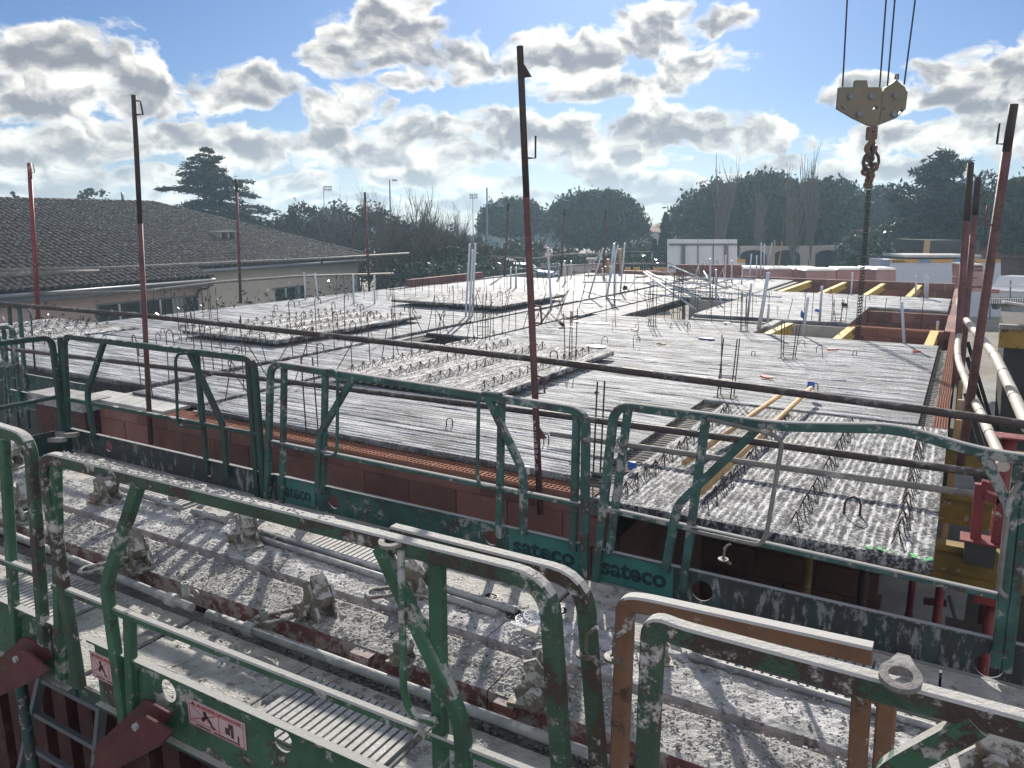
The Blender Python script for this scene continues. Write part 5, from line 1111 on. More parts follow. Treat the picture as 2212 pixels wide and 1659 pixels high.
A = Yp(*c35(1060, 230), 5.45); b = MB(); b.box2(A + Vector((-.10, -.08, -.012)), A + Vector((.14, .08, 0))); b.build('foot_plate', 'red', t)
boxthing('timber_block', A + Vector((-.07, -.07, -.16)), A + Vector((.10, .07, -.016)), 'dark_board', 'dark timber block under the red prop head', 'timber block')
prop('dark prop standing on the floor to the right of the brick pier', (.08, 5.75, 0), -.34, -3, .03)
prop('red prop next to the bent right green rail', (.36, 5.3, 0), -.34, -3, .032)
prop('dark prop behind the round hole of the right toe board', (.22, 5.2, 0), -.5, -3, .036, 'pole_dark')
prop('red short prop beside the pier with a horizontal arm', (-.12, 7.4, 0), -.34, -3, .03)
prop('yellow perforated prop in the dark room before the brick pier', Yp(1742, 1260, 5.9), -.34, -3, .035, 'yellow_dirty')
prop('dark prop in the room left of the yellow one', Yp(1865, 1260, 5.9), -.34, -3, .035, 'pole_dark')
prop('tall red prop at the right edge reaching above the rails', Yp(2204, 790, 6.0), .55, -3, .045, 'red')
prop('red prop standing free beyond the yellow beams', (.62, 6.9, 0), -.30, -3, .03)
b = MB(); b.bar(Yp(1995, 1298, 7.3), Yp(2045, 1303, 7.3), .05, .05); b.build('steel_bar', 'red_under', None, label='red horizontal arm between pier and short prop', category='steel bar')
b = MB(); b.tube([Yp(*c35(690, 1000), 7.2), Yp(*c35(870, 1590), 6.6)], .022, 7); b.build('raking_bar', 'steel_grey', None, label='grey bar leaning beside the short red prop', category='steel bar')
# timber edge form along the side wall
for i, (y0, y1) in enumerate(((8.5, 11.0), (11.1, 13.6), (13.7, 16.4), (16.5, 22))):
    boxthing('edge_board', (.03, y0, -1.0), (.06, y1, -.02), 'dark_board', ('nearest', 'second', 'third', 'farthest')[i] + ' brown edge board along the outer side of the right brick wall', 'board', 'edge boards of the right wall')
for i, y in enumerate((8.6, 9.6, 10.8, 12.2, 13.8, 15.6)):
    b = MB(); b.bar((.10, y, -1.6), (.10, y + .02, .05), .05, .06, up=(0, 1, 0)); b.build('soldier_post', 'wood', None, label='wooden post bracing the edge board, %s from the front' % ('first', 'second', 'third', 'fourth', 'fifth', 'sixth')[i], category='timber post', group='timber posts of the right wall')
    b = MB(); b.bar((.16, y, -.1), (1.2, y, -2.9), .05, .06); b.build('raker', 'dark_board', None, label='slanting timber outside the right wall, %s from the front' % ('first', 'second', 'third', 'fourth', 'fifth', 'sixth')[i], category='timber strut', group='slanting timbers of the right wall')
boxthing('plywood_sheet', (.45, 9.4, -2.2), (1.8, 9.45, -.75), 'plywood', 'pale grey plywood sheet standing behind the hoses', 'plywood')
boxthing('shade_sheet', (.35, 8.3, -2.95), (2.4, 8.36, -1.05), 'dark_board', 'dark sheet added for the shade below the hoses', 'board')  # dark sheet put in for the black, shaded space under the deck
t = thing('waste_skip', (1.6, 13.5, -3), 'rusty yellow rubbish skip filled with rags and boards at the right', 'skip')
zt = Yp(2150, 705, 12.6).z
b = MB(); b.prism([(.55, 12.6, zt), (4.2, 12.6, zt), (4.0, 12.7, -3), (.8, 12.7, -3)], (0, 2.2, 0)); b.build('body', 'dark_board', t)
b = MB(); b.box2((.5, 12.54, zt - .28), (4.25, 12.62, zt - .02)); b.build('rim_panel', 'skip_yellow', t)
b = MB(); b.box2((.48, 12.5, zt - .02), (4.3, 12.66, zt + .04)); b.build('rim', 'tube_grey', t)
rs = random.Random(9)
for i in range(16):
    p = Vector((rs.uniform(.7, 2.6), rs.uniform(12.7, 14.0), zt + rs.uniform(.06, .34))); a = rs.uniform(-.6, .6); L = rs.uniform(.25, .6)
    b = MB(); d = Vector((math.cos(a), math.sin(a) * .5, rs.uniform(-.2, .35))) * L
    if i % 3: b.bar(p - d, p + d, .16, .03)
    else: b.tube([p - d, p + d * .3 + Vector((0, 0, .05)), p + d], .07, 8)
    b.build('rubbish_piece', ('rag', 'wood', 'plastic_white', 'steel_grey')[i % 4], None, label='%s lying on the skip' % ('crumpled grey roll', 'splintered lath', 'white wrapping sheet')[i % 3], category='rubbish', group='rubbish on the skip, %s' % ('rolls', 'laths', 'sheets')[i % 3])
# ------------------------------------------------------------------ tiled house on the left
HS = .3; ZE = -.157; XE = -30.8
def rz(x): return ZE + HS * (XE - x)
house = thing('house', (-31.6, 20, -3.02), 'long low house with pink and cream walls under a weathered canal tile roof', 'house')
XN, XF, XR = -29.6, -30.8, -41.3; YN1 = 23.8
def hipY(x): return 29.3 + (x - XR) * (36.3 - 29.3) / (-31.0 - XR)
b = MB(); z0 = -.07
b.add([(XN, 4, rz(XN) + z0), (XN, YN1, rz(XN) + z0), (XF, YN1, rz(XF) + z0), (XF, hipY(XF), rz(XF) + z0), (XR, 29.3, rz(XR) + z0), (XR, 4, rz(XR) + z0)], [(0, 1, 2, 3, 4, 5)])
b.add([(XR, 4, rz(XR) + z0), (XR, 29.3, rz(XR) + z0), (-52, 36.3, -.2), (-52, 4, -.2)], [(0, 1, 2, 3)]); b.add([(XF, hipY(XF), rz(XF) + z0), (-52, 36.3, -.25), (XR, 29.3, rz(XR) + z0)], [(0, 1, 2)])
b.build('roof', 'roof_channel_shade', house); roof_o = KIDS[house.name][-1]
TW, TLn = .29, .40; cs = math.cos(math.atan(HS)); sn = math.sin(math.atan(HS))
def tile_verts(n=4):
    prof = [(-math.cos(math.pi * k / n) * TW * .36, math.sin(math.pi * k / n) * .15) for k in range(n + 1)]
    V = []
    for u, sc_ in ((0, 1.0), (TLn + .06, .86)):
        for y, h in prof: V.append((-u * cs + -h * -sn * 0 + h * sn, y * sc_, u * sn + h * cs * sc_ + (.018 if u == 0 else 0)))
    F = [(k, k + 1, n + 2 + k, n + 1 + k) for k in range(n)]
    return np.array(V), np.array(F)
TV, TF = tile_verts(); tp = []
rt2 = np.random.default_rng(4)
y = 6.0
while y < 36.2:
    xe = XN if y < YN1 else XF; u = -.02
    while True:
        x = xe - u * cs
        if x < XR or y > hipY(x) - .1: break
        tp.append((x, y, rz(x) + rt2.uniform(-.008, .010) - .045)); u += TLn
    y += TW
tp = np.array(tp); dist = np.hypot(tp[:, 0], tp[:, 1])
vis = [i for i in range(len(tp)) if 8 < tp[i][1]]
order = sorted(vis, key=lambda i: dist[i]); near = order[:300]; nset = set(near)
me = np_mesh('roof_tile', TV, TF, 'tile')
for i in near:
    o = link('roof_tile', me, roof_o, Vector(tp[i]) - wloc(roof_o)); o.rotation_euler = (0, 0, float(rt2.uniform(-.06, .06)))
far = np.array([tp[i] for i in range(len(tp)) if i not in nset]); jit = rt2.uniform(-.012, .012, (len(far), 1, 1))
V = (TV[None] + far[:, None, :] + jit * np.array([0, 1, 0])) - np.array(wloc(roof_o)); Fq = TF[None] + (np.arange(len(far)) * len(TV))[:, None, None]
o = link('roof_tiles', np_mesh('roof_tiles', V.reshape(-1, 3), Fq.reshape(-1, 4), 'tile'), roof_o); o['kind'] = 'stuff'
def ridge(p, q, name):
    p, q = Vector(p), Vector(q); n = int((q - p).length / .38)
    for i in range(n): b = MB(); a, e = p.lerp(q, i / n), p.lerp(q, (i + 1.12) / n); b.tube([a, e], .13, 8, r2=.11); b.build(name, 'tile', roof_o)
ridge((XR, 14, rz(XR) + .02), (XR, 29.3, rz(XR) + .02), 'ridge_tile'); ridge((XR, 29.3, rz(XR) + .03), (XF + .1, hipY(XF), rz(XF) + .02), 'hip_tile')
def hpart(name, a, b_, m, par=None): q = MB(); q.box2(a, b_); return q.build(name, m, par or house)
hpart('wall', (-33, 4, -3.02), (-30.2, YN1 - .2, -.62), 'render_pink'); hpart('wall', (-50, YN1 - 3, -3.02), (-31.4, 35.7, -.25), 'render_cream')
hpart('fascia', (XN - .12, 4, rz(XN) - .42), (XN - .06, YN1, rz(XN) - .08), 'fascia'); hpart('fascia', (XF - .12, YN1, rz(XF) - .26), (XF - .06, 36.2, rz(XF) - .08), 'fascia'); hpart('soffit', (-33, 4, rz(XN) - .44), (XN - .13, YN1, rz(XN) - .40), 'fascia'); hpart('soffit', (-33, YN1 + .01, rz(XF) - .27), (XF - .13, 36.2, rz(XF) - .23), 'fascia')
for (xx, ya, yb) in ((XN, 4, YN1), (XF, YN1 + .2, 36.6)): b = MB(); b.tube([(xx + .05, ya, rz(xx) - .16), (xx + .05, yb, rz(xx) - .14)], .09, 8); b.build('gutter', 'gutter', house)
b = MB(); b.tube(spl([(XN, YN1 - .2, rz(XN) - .2), (XN - .15, YN1 - .25, rz(XN) - .5), (-30.0, YN1 - .5, -1.1), (-30.1, YN1 - .6, -1.5), (-30.1, YN1 - .6, -3)], 4), .055, 8); b.build('downpipe', 'pole_dark', house)
b = MB(); b.tube(spl([(XF, 36.0, rz(XF) - .2), (XF - .3, 36.0, -.5), (-31.3, 35.6, -.9), (-31.3, 35.6, -3)], 4), .055, 8); b.build('downpipe', 'pole_dark', house)
def hwin(X, pa, pb, panes=4):
    a, e = Xp(*pa, X), Xp(*pb, X); y0, y1, zt_, zb_ = a.y, e.y, max(a.z, e.z) - .02, max(a.z, e.z) - 1.15
    w_ = hpart('window', (X - .1, y0, zb_), (X + .012, y1, zt_), 'dark_glass')
    n = panes
    for i in range(n + 1): yy = y0 + (y1 - y0) * i / n; hpart('frame', (X + .013, yy - .04, zb_), (X + .05, yy + .04, zt_), 'frame_white' if i % 2 else 'fascia', w_)
    hpart('frame', (X + .013, y0, zt_ - .07), (X + .055, y1, zt_), 'fascia', w_); hpart('sill', (X + .013, y0 - .05, zb_ - .06), (X + .12, y1 + .05, zb_), 'concrete_pale', w_)
    hpart('shutter', (X + .015, y0 + (y1 - y0) * .72, zb_), (X + .04, y0 + (y1 - y0) * .84, zt_), 'shutter', w_)
hwin(-30.2, (208, 656), (425, 641), 5); hwin(-31.4, (594, 621), (658, 615), 3)
b = MB(); c = Xp(487, 520, -35.0); 
ch = MB(); ch.box2(c + Vector((-.35, -.55, -.7)), c + Vector((.35, .55, .12))); cho = ch.build('chimney', 'render_far', house)
for dy in (-.5, 0, .5): q = MB(); q.box2(c + Vector((-.3, dy - .06, .12)), c + Vector((.3, dy + .06, .45))); q.build('chimney_post', 'render_far', cho)
q = MB(); q.box2(c + Vector((-.45, -.7, .45)), c + Vector((.45, .7, .52))); q.build('chimney_cap', 'concrete', cho)
for yy in (20.5, 27.5): q = MB(); q.tube([(XR, yy, rz(XR)), (XR, yy, rz(XR) + .55)], .07, 6); q.build('vent_pipe', 'lamp_grey', roof_o)
# ------------------------------------------------------------------ vegetation
def leaves(name, C, size, m, parent=None, r=None, flat=0., elong=1., kind=None, up=0., **tags):
    """one small leaf face per point of C"""
    r = r or rng; n = len(C); a = r.normal(0, 1, (n, 3)); a[:, 2] *= (1 - flat); a[:, 2] += up * np.abs(r.normal(1, .3, n)); a /= np.linalg.norm(a, axis=1, keepdims=True)
    b = r.normal(0, 1, (n, 3)); b -= a * (a * b).sum(1, keepdims=True); b /= np.linalg.norm(b, axis=1, keepdims=True)
    s = size * r.uniform(.6, 1.4, (n, 1)); A = a * s * elong; B = b * s * .55
    V = np.stack([C - A, C - B * .9, C + A, C + B], 1); off = np.array(wloc(parent)) if parent is not None else np.array(C.mean(0))
    me = np_mesh(name, (V - off).reshape(-1, 3), np.arange(n * 4).reshape(-1, 4), m)
    return link(name, me, parent, None if parent is not None else Vector(off), **tags)
def base_at(x, d): p = Dp(x, 600, d); return Vector((p.x, p.y, -3.02))
def ztop(x, y, d): return Dp(x, y, d).z
def clumps(cen, rad, nc, k, spread, seed, hollow=.55, zmin=None):
    r = np.random.default_rng(seed); u = r.normal(0, 1, (nc, 3)); u /= np.linalg.norm(u, axis=1, keepdims=True); rr = (hollow + (1 - hollow) * r.random((nc, 1)) ** .6) * r.uniform(.8, 1.08, (nc, 1))
    c = np.array(cen) + u * rr * np.array(rad); P = (c[:, None, :] + r.normal(0, spread, (nc, k, 3))).reshape(-1, 3)
    if zmin is not None: P = P[P[:, 2] > zmin]
    return P, c
def trunk(t, base, top, r0, r1, m='bark', bend=.2, seed=0):
    r = random.Random(seed); b = MB(); b.tube(spl([base, Vector(base).lerp(top, .4) + Vector((r.uniform(-bend, bend), r.uniform(-bend, bend), 0)), top], 4), r0, 7, r2=r1); return b.build('trunk', m, t)
SEED = [100]
def bushy(label, x, ytop, wpx, d, m='leaf', group='shrubs and small trees beyond the deck', n=70, k=34, size=.16, name='leafy_tree', hz=.62, zb=-2.6):
    SEED[0] += 1; bs = base_at(x, d); zt_ = ztop(x, ytop, d); w = wpx / 1663 * d / 2; t = thing(name, bs, label, 'tree' if name.endswith('tree') else 'shrub', group); h = (zt_ - zb); cz = zb + h * (1 - hz / 2) if False else zb + h * .52
    P, c = clumps((bs.x, bs.y, cz), (w, w, h * .5), n, k, min(w, h) * .12, SEED[0]); 
    trunk(t, bs, Vector((bs.x, bs.y, cz)), .05 * h * .35 + .03, .03, seed=SEED[0])
    q = MB(); 
    for cc in c[::9]: q.tube([(bs.x, bs.y, zb + h * .25), tuple(cc)], .035, 4, r2=.012)
    q.build('limbs', 'bark', t); leaves('crown', P, size, m, t); return t
def bare(label, x, ytop, wpx, d, group='bare trees', m='twig', name='bare_tree', levels=4, upright=.5, r0=.09, n0=7, twig_leaf=0):
    SEED[0] += 1; r = random.Random(SEED[0]); bs = base_at(x, d); H = ztop(x, ytop, d) - bs.z; W = wpx / 1663 * d / 2; t = thing(name, bs, label, 'tree', group); q = MB(); tr_ = MB(); tips = []
    def grow(p, dr, L, rad, lv, mbx):
        pts = [p]; dd = dr.copy()
        for i in range(3): dd = (dd + Vector((r.uniform(-.16, .16), r.uniform(-.16, .16), r.uniform(-.02, .12)))).normalized(); pts.append(pts[-1] + dd * L / 3)
        mbx.tube(pts, rad, 5 if lv == 0 else 3, cap=False, r2=rad * .55, smooth=False)
        if lv >= levels: tips.append(tuple(pts[-1])); return
        for i in range(r.choice((3, 4)) if lv else n0):
            k = r.uniform(.3, 1.0); a = r.uniform(0, 6.28); pp = pts[int(k * 3)] if k < 1 else pts[3]
            sp = Vector((math.cos(a), math.sin(a), 0)) * (1 - upright) * W * 1.5 / max(.5, H * .35); nd = (dd * .75 + sp + Vector((0, 0, upright * .5))).normalized(); grow(pp, nd, L * r.uniform(.5, .78), rad * .5, lv + 1, q)
    grow(bs, Vector((0, 0, 1)), H * .42, r0, 0, tr_); tr_.build('trunk', 'bark', t)
    arr = np.array(q.v); zmax = arr[:, 2].max(); k = H / (zmax - bs.z); wmx = np.abs(arr[:, :2] - np.array([bs.x, bs.y])).max(); kw = min(1.4, W / wmx)
    q.v = [(bs.x + (x_ - bs.x) * kw, bs.y + (y_ - bs.y) * kw, bs.z + (z_ - bs.z) * k) for x_, y_, z_ in q.v]; q.build('branches', m, t)
    return t
def pine(label, x, ytop, wpx, d, hpx, m='needle_pine', group='umbrella pines on the horizon', dens=1.0):
    SEED[0] += 1; r = np.random.default_rng(SEED[0]); bs = base_at(x, d); zt_ = ztop(x, ytop, d); w = wpx / 1663 * d / 2; hh = hpx / 1663 * d; t = thing('umbrella_pine', bs, label, 'pine tree', group)
    zc = zt_ - hh; trunk(t, bs, Vector((bs.x, bs.y, zc + hh * .4)), .3, .15, seed=SEED[0])
    q = MB()
    for i in range(8): a = i * .8; q.tube([(bs.x, bs.y, zc - hh * .05), (bs.x + math.cos(a) * w * .7, bs.y + math.sin(a) * w * .7, zc + hh * .45)], .10, 4, r2=.04)
    q.build('limbs', 'bark', t)
    nc = int(520 * dens); u = r.uniform(0, 2 * math.pi, nc); v = r.random(nc) ** .75; el_ = np.arcsin(v * 1.25 - .25)
    bump = 1 + .06 * np.sin(u * 5 + SEED[0]) + .05 * np.sin(u * 9 + v * 8)
    C = np.stack([bs.x + np.cos(u) * np.cos(el_) * w * bump, bs.y + np.sin(u) * np.cos(el_) * w * bump, zc + hh * .25 + np.sin(el_) * hh * .75 * bump], 1)
    k = 16; P = (C[:, None, :] + r.normal(0, 1, (nc, k, 3)) * np.array([.26, .26, .30])).reshape(-1, 3)
    leaves('crown', P, .17, m, t, r=r, elong=1.25, up=1.1)
    ni = 1500; ui = r.normal(0, 1, (ni, 3)); ui /= np.linalg.norm(ui, axis=1, keepdims=True); ui *= .86 * r.random((ni, 1)) ** .4; I = np.array([bs.x, bs.y, zc + hh * .32]) + ui * np.array([w, w, hh * .66]); I = I[I[:, 2] > zc - hh * .1]
    leaves('inner_needles', I, .50, m, t, r=r); return t
def cedar(label, x, ytop, wpx, d, droop=False, m='needle_cedar', layers=11, dens=1.):
    SEED[0] += 1; r = np.random.default_rng(SEED[0]); bs = base_at(x, d); zt_ = ztop(x, ytop, d); w = wpx / 1663 * d / 2 * (1.0 if droop else 1.22); H = zt_ - bs.z; t = thing('cedar_tree', bs, label, 'cedar tree')
    b = MB(); b.tube([bs, (bs.x, bs.y, bs.z + H * .5), (bs.x + .15, bs.y, zt_ - .1)], .30, 8, r2=.04); b.build('trunk', 'bark', t)
    q = MB(); Pn = []; nb = layers * 7; tier = r.uniform(-.02, .02, 60)
    for i in range(nb):
        f0 = (i + r.random()) / nb; f_ = f0 if droop else np.clip(np.round(f0 * 9) / 9 + r.normal(0, .025), .0, 1)
        z = bs.z + H * (.20 + .78 * f_); env = (1 - f_) ** .75 * (1.0 if f_ > .12 else .85) + .07; a = r.uniform(0, 6.283); L = w * env * (r.uniform(.5, 1.25) if droop else r.choice([.45, .7, .95, 1.1]) * r.uniform(.9, 1.1))
        rise = (r.uniform(.15, .6) if droop else r.uniform(.0, .28)) * L
        p1 = np.array([bs.x, bs.y, z]); p3 = p1 + np.array([math.cos(a) * L, math.sin(a) * L, rise]); p2 = (p1 + p3) / 2 + np.array([0, 0, L * (.02 if droop else .10)])
        if not droop: p3[2] -= L * .12
        q.tube([tuple(p1), tuple(p2), tuple(p3)], .05, 4, r2=.012, smooth=False)
        ns = max(4, int(L * (5.5 if droop else 8) * dens))
        for s_ in np.linspace(.18, 1.0, ns):
            c = p1 * (1 - s_) ** 2 + 2 * p2 * s_ * (1 - s_) + p3 * s_ * s_; wd_ = min(.6, L * .2) * (1.12 - s_) ** .7 + .06; n_ = 9
            tw = r.normal(0, 1, (n_, 3)) * np.array([wd_, wd_, .07 if not droop else .10])
            if droop: tw[:, 2] += np.abs(r.normal(0, .14, n_))
            Pn.append(c + tw)
    q.build('branches', 'bark', t)
    P = np.vstack(Pn); leaves('needles', P, .10 if not droop else .12, m, t, r=r, flat=.5 if not droop else .0, elong=1.7, up=0 if not droop else .5); return t
def cypress(label, x, ytop, wpx, d, group='dark cypresses left of the site panel'):
    SEED[0] += 1; r = np.random.default_rng(SEED[0]); bs = base_at(x, d); zt_ = ztop(x, ytop, d); w = wpx / 1663 * d / 2; H = zt_ - bs.z; t = thing('cypress_tree', bs, label, 'cypress', group); trunk(t, bs, bs + Vector((0, 0, H * .8)), .08, .03, bend=.02)
    n = 1500; s = r.random(n); prof = np.where(s < .15, .7 + s * 2, np.sqrt(np.clip(1 - ((s - .15) / .85) ** 1.7, 0, 1))); a = r.uniform(0, 6.283, n); rr = w * prof * r.uniform(.55, 1.08, n)
    P = np.stack([bs.x + np.cos(a) * rr, bs.y + np.sin(a) * rr, bs.z + H * s], 1); leaves('crown', P, .16, 'cypress', t, r=r, up=1.4, elong=1.3); return t
cedar('dark cedar with flat spreading branches behind the tiled roof', 470, 318, 250, 62, layers=17, dens=1.3)
bushy('small dark round tree behind the roof ridge', 219, 394, 66, 75, 'needle', n=60, k=40, size=.18)
bushy('tiny dark tree top above the roof near the left post', 52, 402, 30, 75, 'needle', n=22, k=30, size=.15); bushy('thin dark tree tip at the left end of the roof', 15, 412, 14, 75, 'needle', n=12, k=26, size=.14)
bushy('light green bush right of the cedar', 610, 476, 90, 58, 'leaf_olive', n=50, k=30, size=.17)
for i, (x, y, w, d, m, l) in enumerate(((655, 432, 96, 58, 'leaf_brown', 'leafy shrub next to the cedar tips'), (735, 440, 130, 57, 'leaf_brown', 'tall dark shrub under the floodlight mast'), (815, 445, 140, 55, 'leaf_brown', 'broad dark shrub with bare shoots on top'), (880, 478, 140, 50, 'leaf_brown', 'broad shrub right of the street lamp'), (955, 505, 120, 50, 'leaf_brown', 'rounded shrub left of the lamp with the curved arm'), (1020, 520, 110, 50, 'leaf', 'shrub behind the three white pipes'), (880, 515, 150, 44, 'leaf_brown', 'low dense shrub behind the cream house corner'), (690, 490, 150, 62, 'leaf', 'dense shrub above the hip of the roof'), (960, 540, 160, 41, 'leaf', 'low dense shrub beyond the glossy hedge'), (1060, 530, 90, 46, 'leaf_olive', 'thin shrub behind the middle post'))):
    bushy(l, x, y, w, d, m, n=85, k=36, size=.15)
for (x, y, w, d, l) in ((700, 402, 110, 56, 'bare tree below the left floodlight mast'), (778, 386, 150, 54, 'bare bushy tree left of the street lamp'), (842, 398, 130, 49, 'bare tree behind the street lamp'), (908, 380, 140, 43, 'tallest bare tree right of the street lamp'), (965, 424, 110, 44, 'bare tree left of the right floodlight mast'), (1008, 436, 100, 44, 'small bare tree beneath the right floodlight mast'), (1085, 520, 90, 42, 'small bare shrub beside the middle post'), (745, 430, 150, 53, 'twiggy shrub in front of the leftmost bare trees'), (830, 440, 170, 41, 'twiggy shrub in front of the street lamp'), (930, 450, 160, 41, 'twiggy shrub in front of the tallest bare tree'), (660, 450, 110, 58, 'twiggy shrub by the cedar tips')): bare(l, x, y, w, d, n0=12, upright=.5, levels=4, r0=.11)
pine('small umbrella pine partly behind the middle post', 1108, 438, 130, 82, 62); pine('round umbrella pine in the middle of the horizon', 1285, 421, 206, 76, 98, dens=1.3)
pine('left end of the big umbrella pine group', 1545, 405, 190, 70, 120); pine('tallest crown of the big umbrella pine group', 1640, 387, 200, 67, 130, dens=1.2); pine('right hand crown of the big umbrella pine group', 1765, 397, 190, 69, 120); pine('last crown of the pine group behind the chain', 1885, 420, 130, 76, 100)
pine('sunlit green pine at the right picture edge', 2200, 402, 210, 48, 110, 'needle_pine')
for (x, y, w, d, l) in ((1555, 330, 70, 58, 'bare poplar in front of the left pines'), (1630, 392, 60, 57, 'short bare poplar before the tallest pine'), (1692, 346, 70, 57, 'bare poplar between the tall ones'), (1752, 304, 80, 56, 'tallest bare poplar left of the crane chain'), (1722, 385, 90, 54, 'broad bare poplar in front of the pine group')): bare(l, x, y, w, d, 'bare poplars', name='bare_poplar', upright=.80, n0=13, r0=.13, m='twig_pale', levels=3)
bushy('glossy magnolia glittering behind the chain', 1868, 500, 130, 46, 'leaf_gloss', n=90, k=34, size=.17); bushy('dark evergreen behind the magnolia', 1950, 470, 120, 52, 'leaf', n=90, k=36, size=.18)
cedar('bluish cedar with wispy upright twigs at the right', 2012, 332, 260, 52, True, layers=19, dens=1.2)
for (x, y, w, l) in ((1433, 462, 30, 'tall cypress beside the site panel'), (1411, 520, 16, 'narrow cypress left of the tall one'), (1300, 540, 14, 'small cypress beneath the round pine'), (1318, 552, 10, 'tiny cypress beneath the round pine'), (1232, 545, 22, 'stout dark cypress near the road sign')): cypress(l, x, y, w, 62)
for (x, y, w, d, m, l) in ((1130, 515, 110, 60, 'leaf', 'dark bush behind the road sign'), (1225, 540, 120, 56, 'leaf_olive', 'bush with blossoms right of the road sign'), (1340, 545, 110, 60, 'leaf', 'dark hedge bush below the far house'), (1380, 520, 100, 66, 'leaf_olive', 'light bush before the far house'), (1290, 560, 70, 52, 'leaf_olive', 'small bush behind the leaning pipes'), (1400, 556, 60, 50, 'leaf_gloss', 'white flowering bush left of the panel'), (1640, 520, 120, 62, 'leaf', 'dark undergrowth below the pines, left part'), (1740, 525, 120, 62, 'leaf', 'dark undergrowth below the pines, right part'), (1820, 540, 90, 58, 'leaf', 'round dark bush before the pale wall'), (2090, 480, 120, 55, 'leaf', 'dark bush behind the brown roof'), (2200, 475, 110, 47, 'leaf_olive', 'greyish shrub under the green pine'), (1510, 500, 110, 66, 'leaf', 'dark undergrowth behind the site panel')): bushy(l, x, y, w, d, m, n=75, k=32, size=.18)
# glossy hedge along the left rim of the deck
r = np.random.default_rng(77); n = 15000; yy = r.uniform(8.3, 32, n); top = -.66 + .22 * np.sin(yy * 1.7) ** 2 + r.exponential(.22, n) * (r.random(n) < .30); xx = -16.4 - np.clip(yy - 15, 0, 40) * .03 + r.normal(0, .45, n)
t = thing('hedge', (-16.5, 20, -3.02), 'long glossy leaved hedge along the left rim of the deck', 'hedge')
leaves('foliage', np.stack([xx, yy, np.where(r.random(n) < .5, top, r.uniform(-2.6, -.6, n))], 1), .055, 'leaf_gloss', t, r=r, elong=1.2)
q = MB()
for i in range(60): y_ = 8.4 + i * .39; q.tube([(-16.5, y_, -3), (-16.4 + .2 * math.sin(i), y_ + .1, -.45 + .25 * math.sin(i * 2.3))], .012, 4)
q.build('stems', 'bark', t)
n = 6000; xx = r.uniform(-26, -17, n); yy2 = 30 + r.normal(0, .7, n); t = thing('hedge', (-22, 30, -3.02), 'hedge with shiny leaves running behind the cream house corner', 'hedge'); leaves('foliage', np.stack([xx, yy2 + (xx + 17) * -.3, r.uniform(-2.6, -.1, n) + r.exponential(.12, n)], 1), .10, 'leaf_gloss', t, r=r)
# far wood closing the horizon
r = np.random.default_rng(5); n = 30000; xr = r.uniform(-.95, .95, n); d = r.uniform(150, 175, n); hgt = (4.4 + 1.6 * np.sin(xr * 21) + 1.1 * np.sin(xr * 53 + 1)) * np.where(xr < -.1, 1.0, .8); C = np.array(FWH)[None] * d[:, None] + np.array(RT)[None] * (xr * d)[:, None]; C[:, 2] = -3 + r.random(n) ** .8 * hgt
leaves('far_wood', C, .9, 'leaf', None, r=r, kind='stuff', label='far wood closing the horizon')
# ------------------------------------------------------------------ far buildings, cabins, street furniture
def bld(label, x0, x1, yt, yb, d, wall_m, roof_m=None, ridge_y=None, name='house', depth=6., eave=.3, cat='house', wins=()):
    a, e = Dp(x0, yb, d), Dp(x1, yb, d); zt_ = Dp((x0 + x1) / 2, yt, d).z; a.z = e.z = -3.02; t = thing(name, (a + e) / 2, label, cat); u = (e - a).normalized(); v = FWH * depth
    q = MB(); q.prism([a, e, e + v, a + v], (0, 0, zt_ + 3.02)); q.build('wall', wall_m, t)
    if roof_m:
        zr = Dp(x0, ridge_y, d).z; A, B2 = a - u * eave - FWH * eave, e + u * eave - FWH * eave; Cc, D2 = e + u * eave + v * 1.05, a - u * eave + v * 1.05
        for p in (A, B2, Cc, D2): p.z = zt_
        m1, m2 = (A + D2) / 2 + u * depth * .3, (B2 + Cc) / 2 - u * depth * .3; m1.z = m2.z = zr
        q = MB(); q.add([A, B2, Cc, D2, m1, m2], [(0, 1, 5, 4), (1, 2, 5), (2, 3, 4, 5), (3, 0, 4), (3, 2, 1, 0)]); ro = q.build('roof', roof_m, t)
        n = int((B2 - A).length / .3)
        q = MB()
        for i in range(n):
            p = A + (B2 - A) * ((i + .5) / n); top_ = p + (m1 - A); k = 1.0
            f0 = (p - A).length / (B2 - A).length; tq = (m1 - A).dot(u) / (B2 - A).length; kk = min(1, f0 / max(.01, tq), (1 - f0) / max(.01, tq)); s_ = (FWH * (m1 - A).dot(FWH) + Vector((0, 0, zr - zt_))) * kk
            q.tube([p + Vector((0, 0, .02)), p + s_ + Vector((0, 0, .02))], .07, 5, cap=False)
        o = q.build('roof_tiles', roof_m, ro); o['kind'] = 'stuff'
    for (wx0, wy0, wx1, wy1) in wins:
        p, s_ = Dp(wx0, wy1, d - .03), Dp(wx1, wy0, d - .03); q = MB(); q.prism([p, Vector((s_.x, s_.y, p.z)), s_, Vector((p.x, p.y, s_.z))], FWH * .1); q.build('window', 'dark_glass', t)
    return t
bld('pale far house with a low tiled roof right of the round pine', 1388, 1440, 501, 545, 95, 'render_far', 'tile_far', 488, depth=8, wins=((1400, 510, 1412, 524),))
bld('far house gable behind the tall cypress', 1436, 1480, 487, 560, 110, 'render_far', 'tile_far', 478, depth=8)
bld('brown tiled house at the right edge behind the cabins', 2075, 2300, 556, 640, 46, 'brick_dark', 'tile_far', 514, depth=9)
bld('brown boarded shed with a pale gable end at the right', 1996, 2110, 519, 580, 44.5, 'dark_board', name='shed', cat='shed', depth=4)
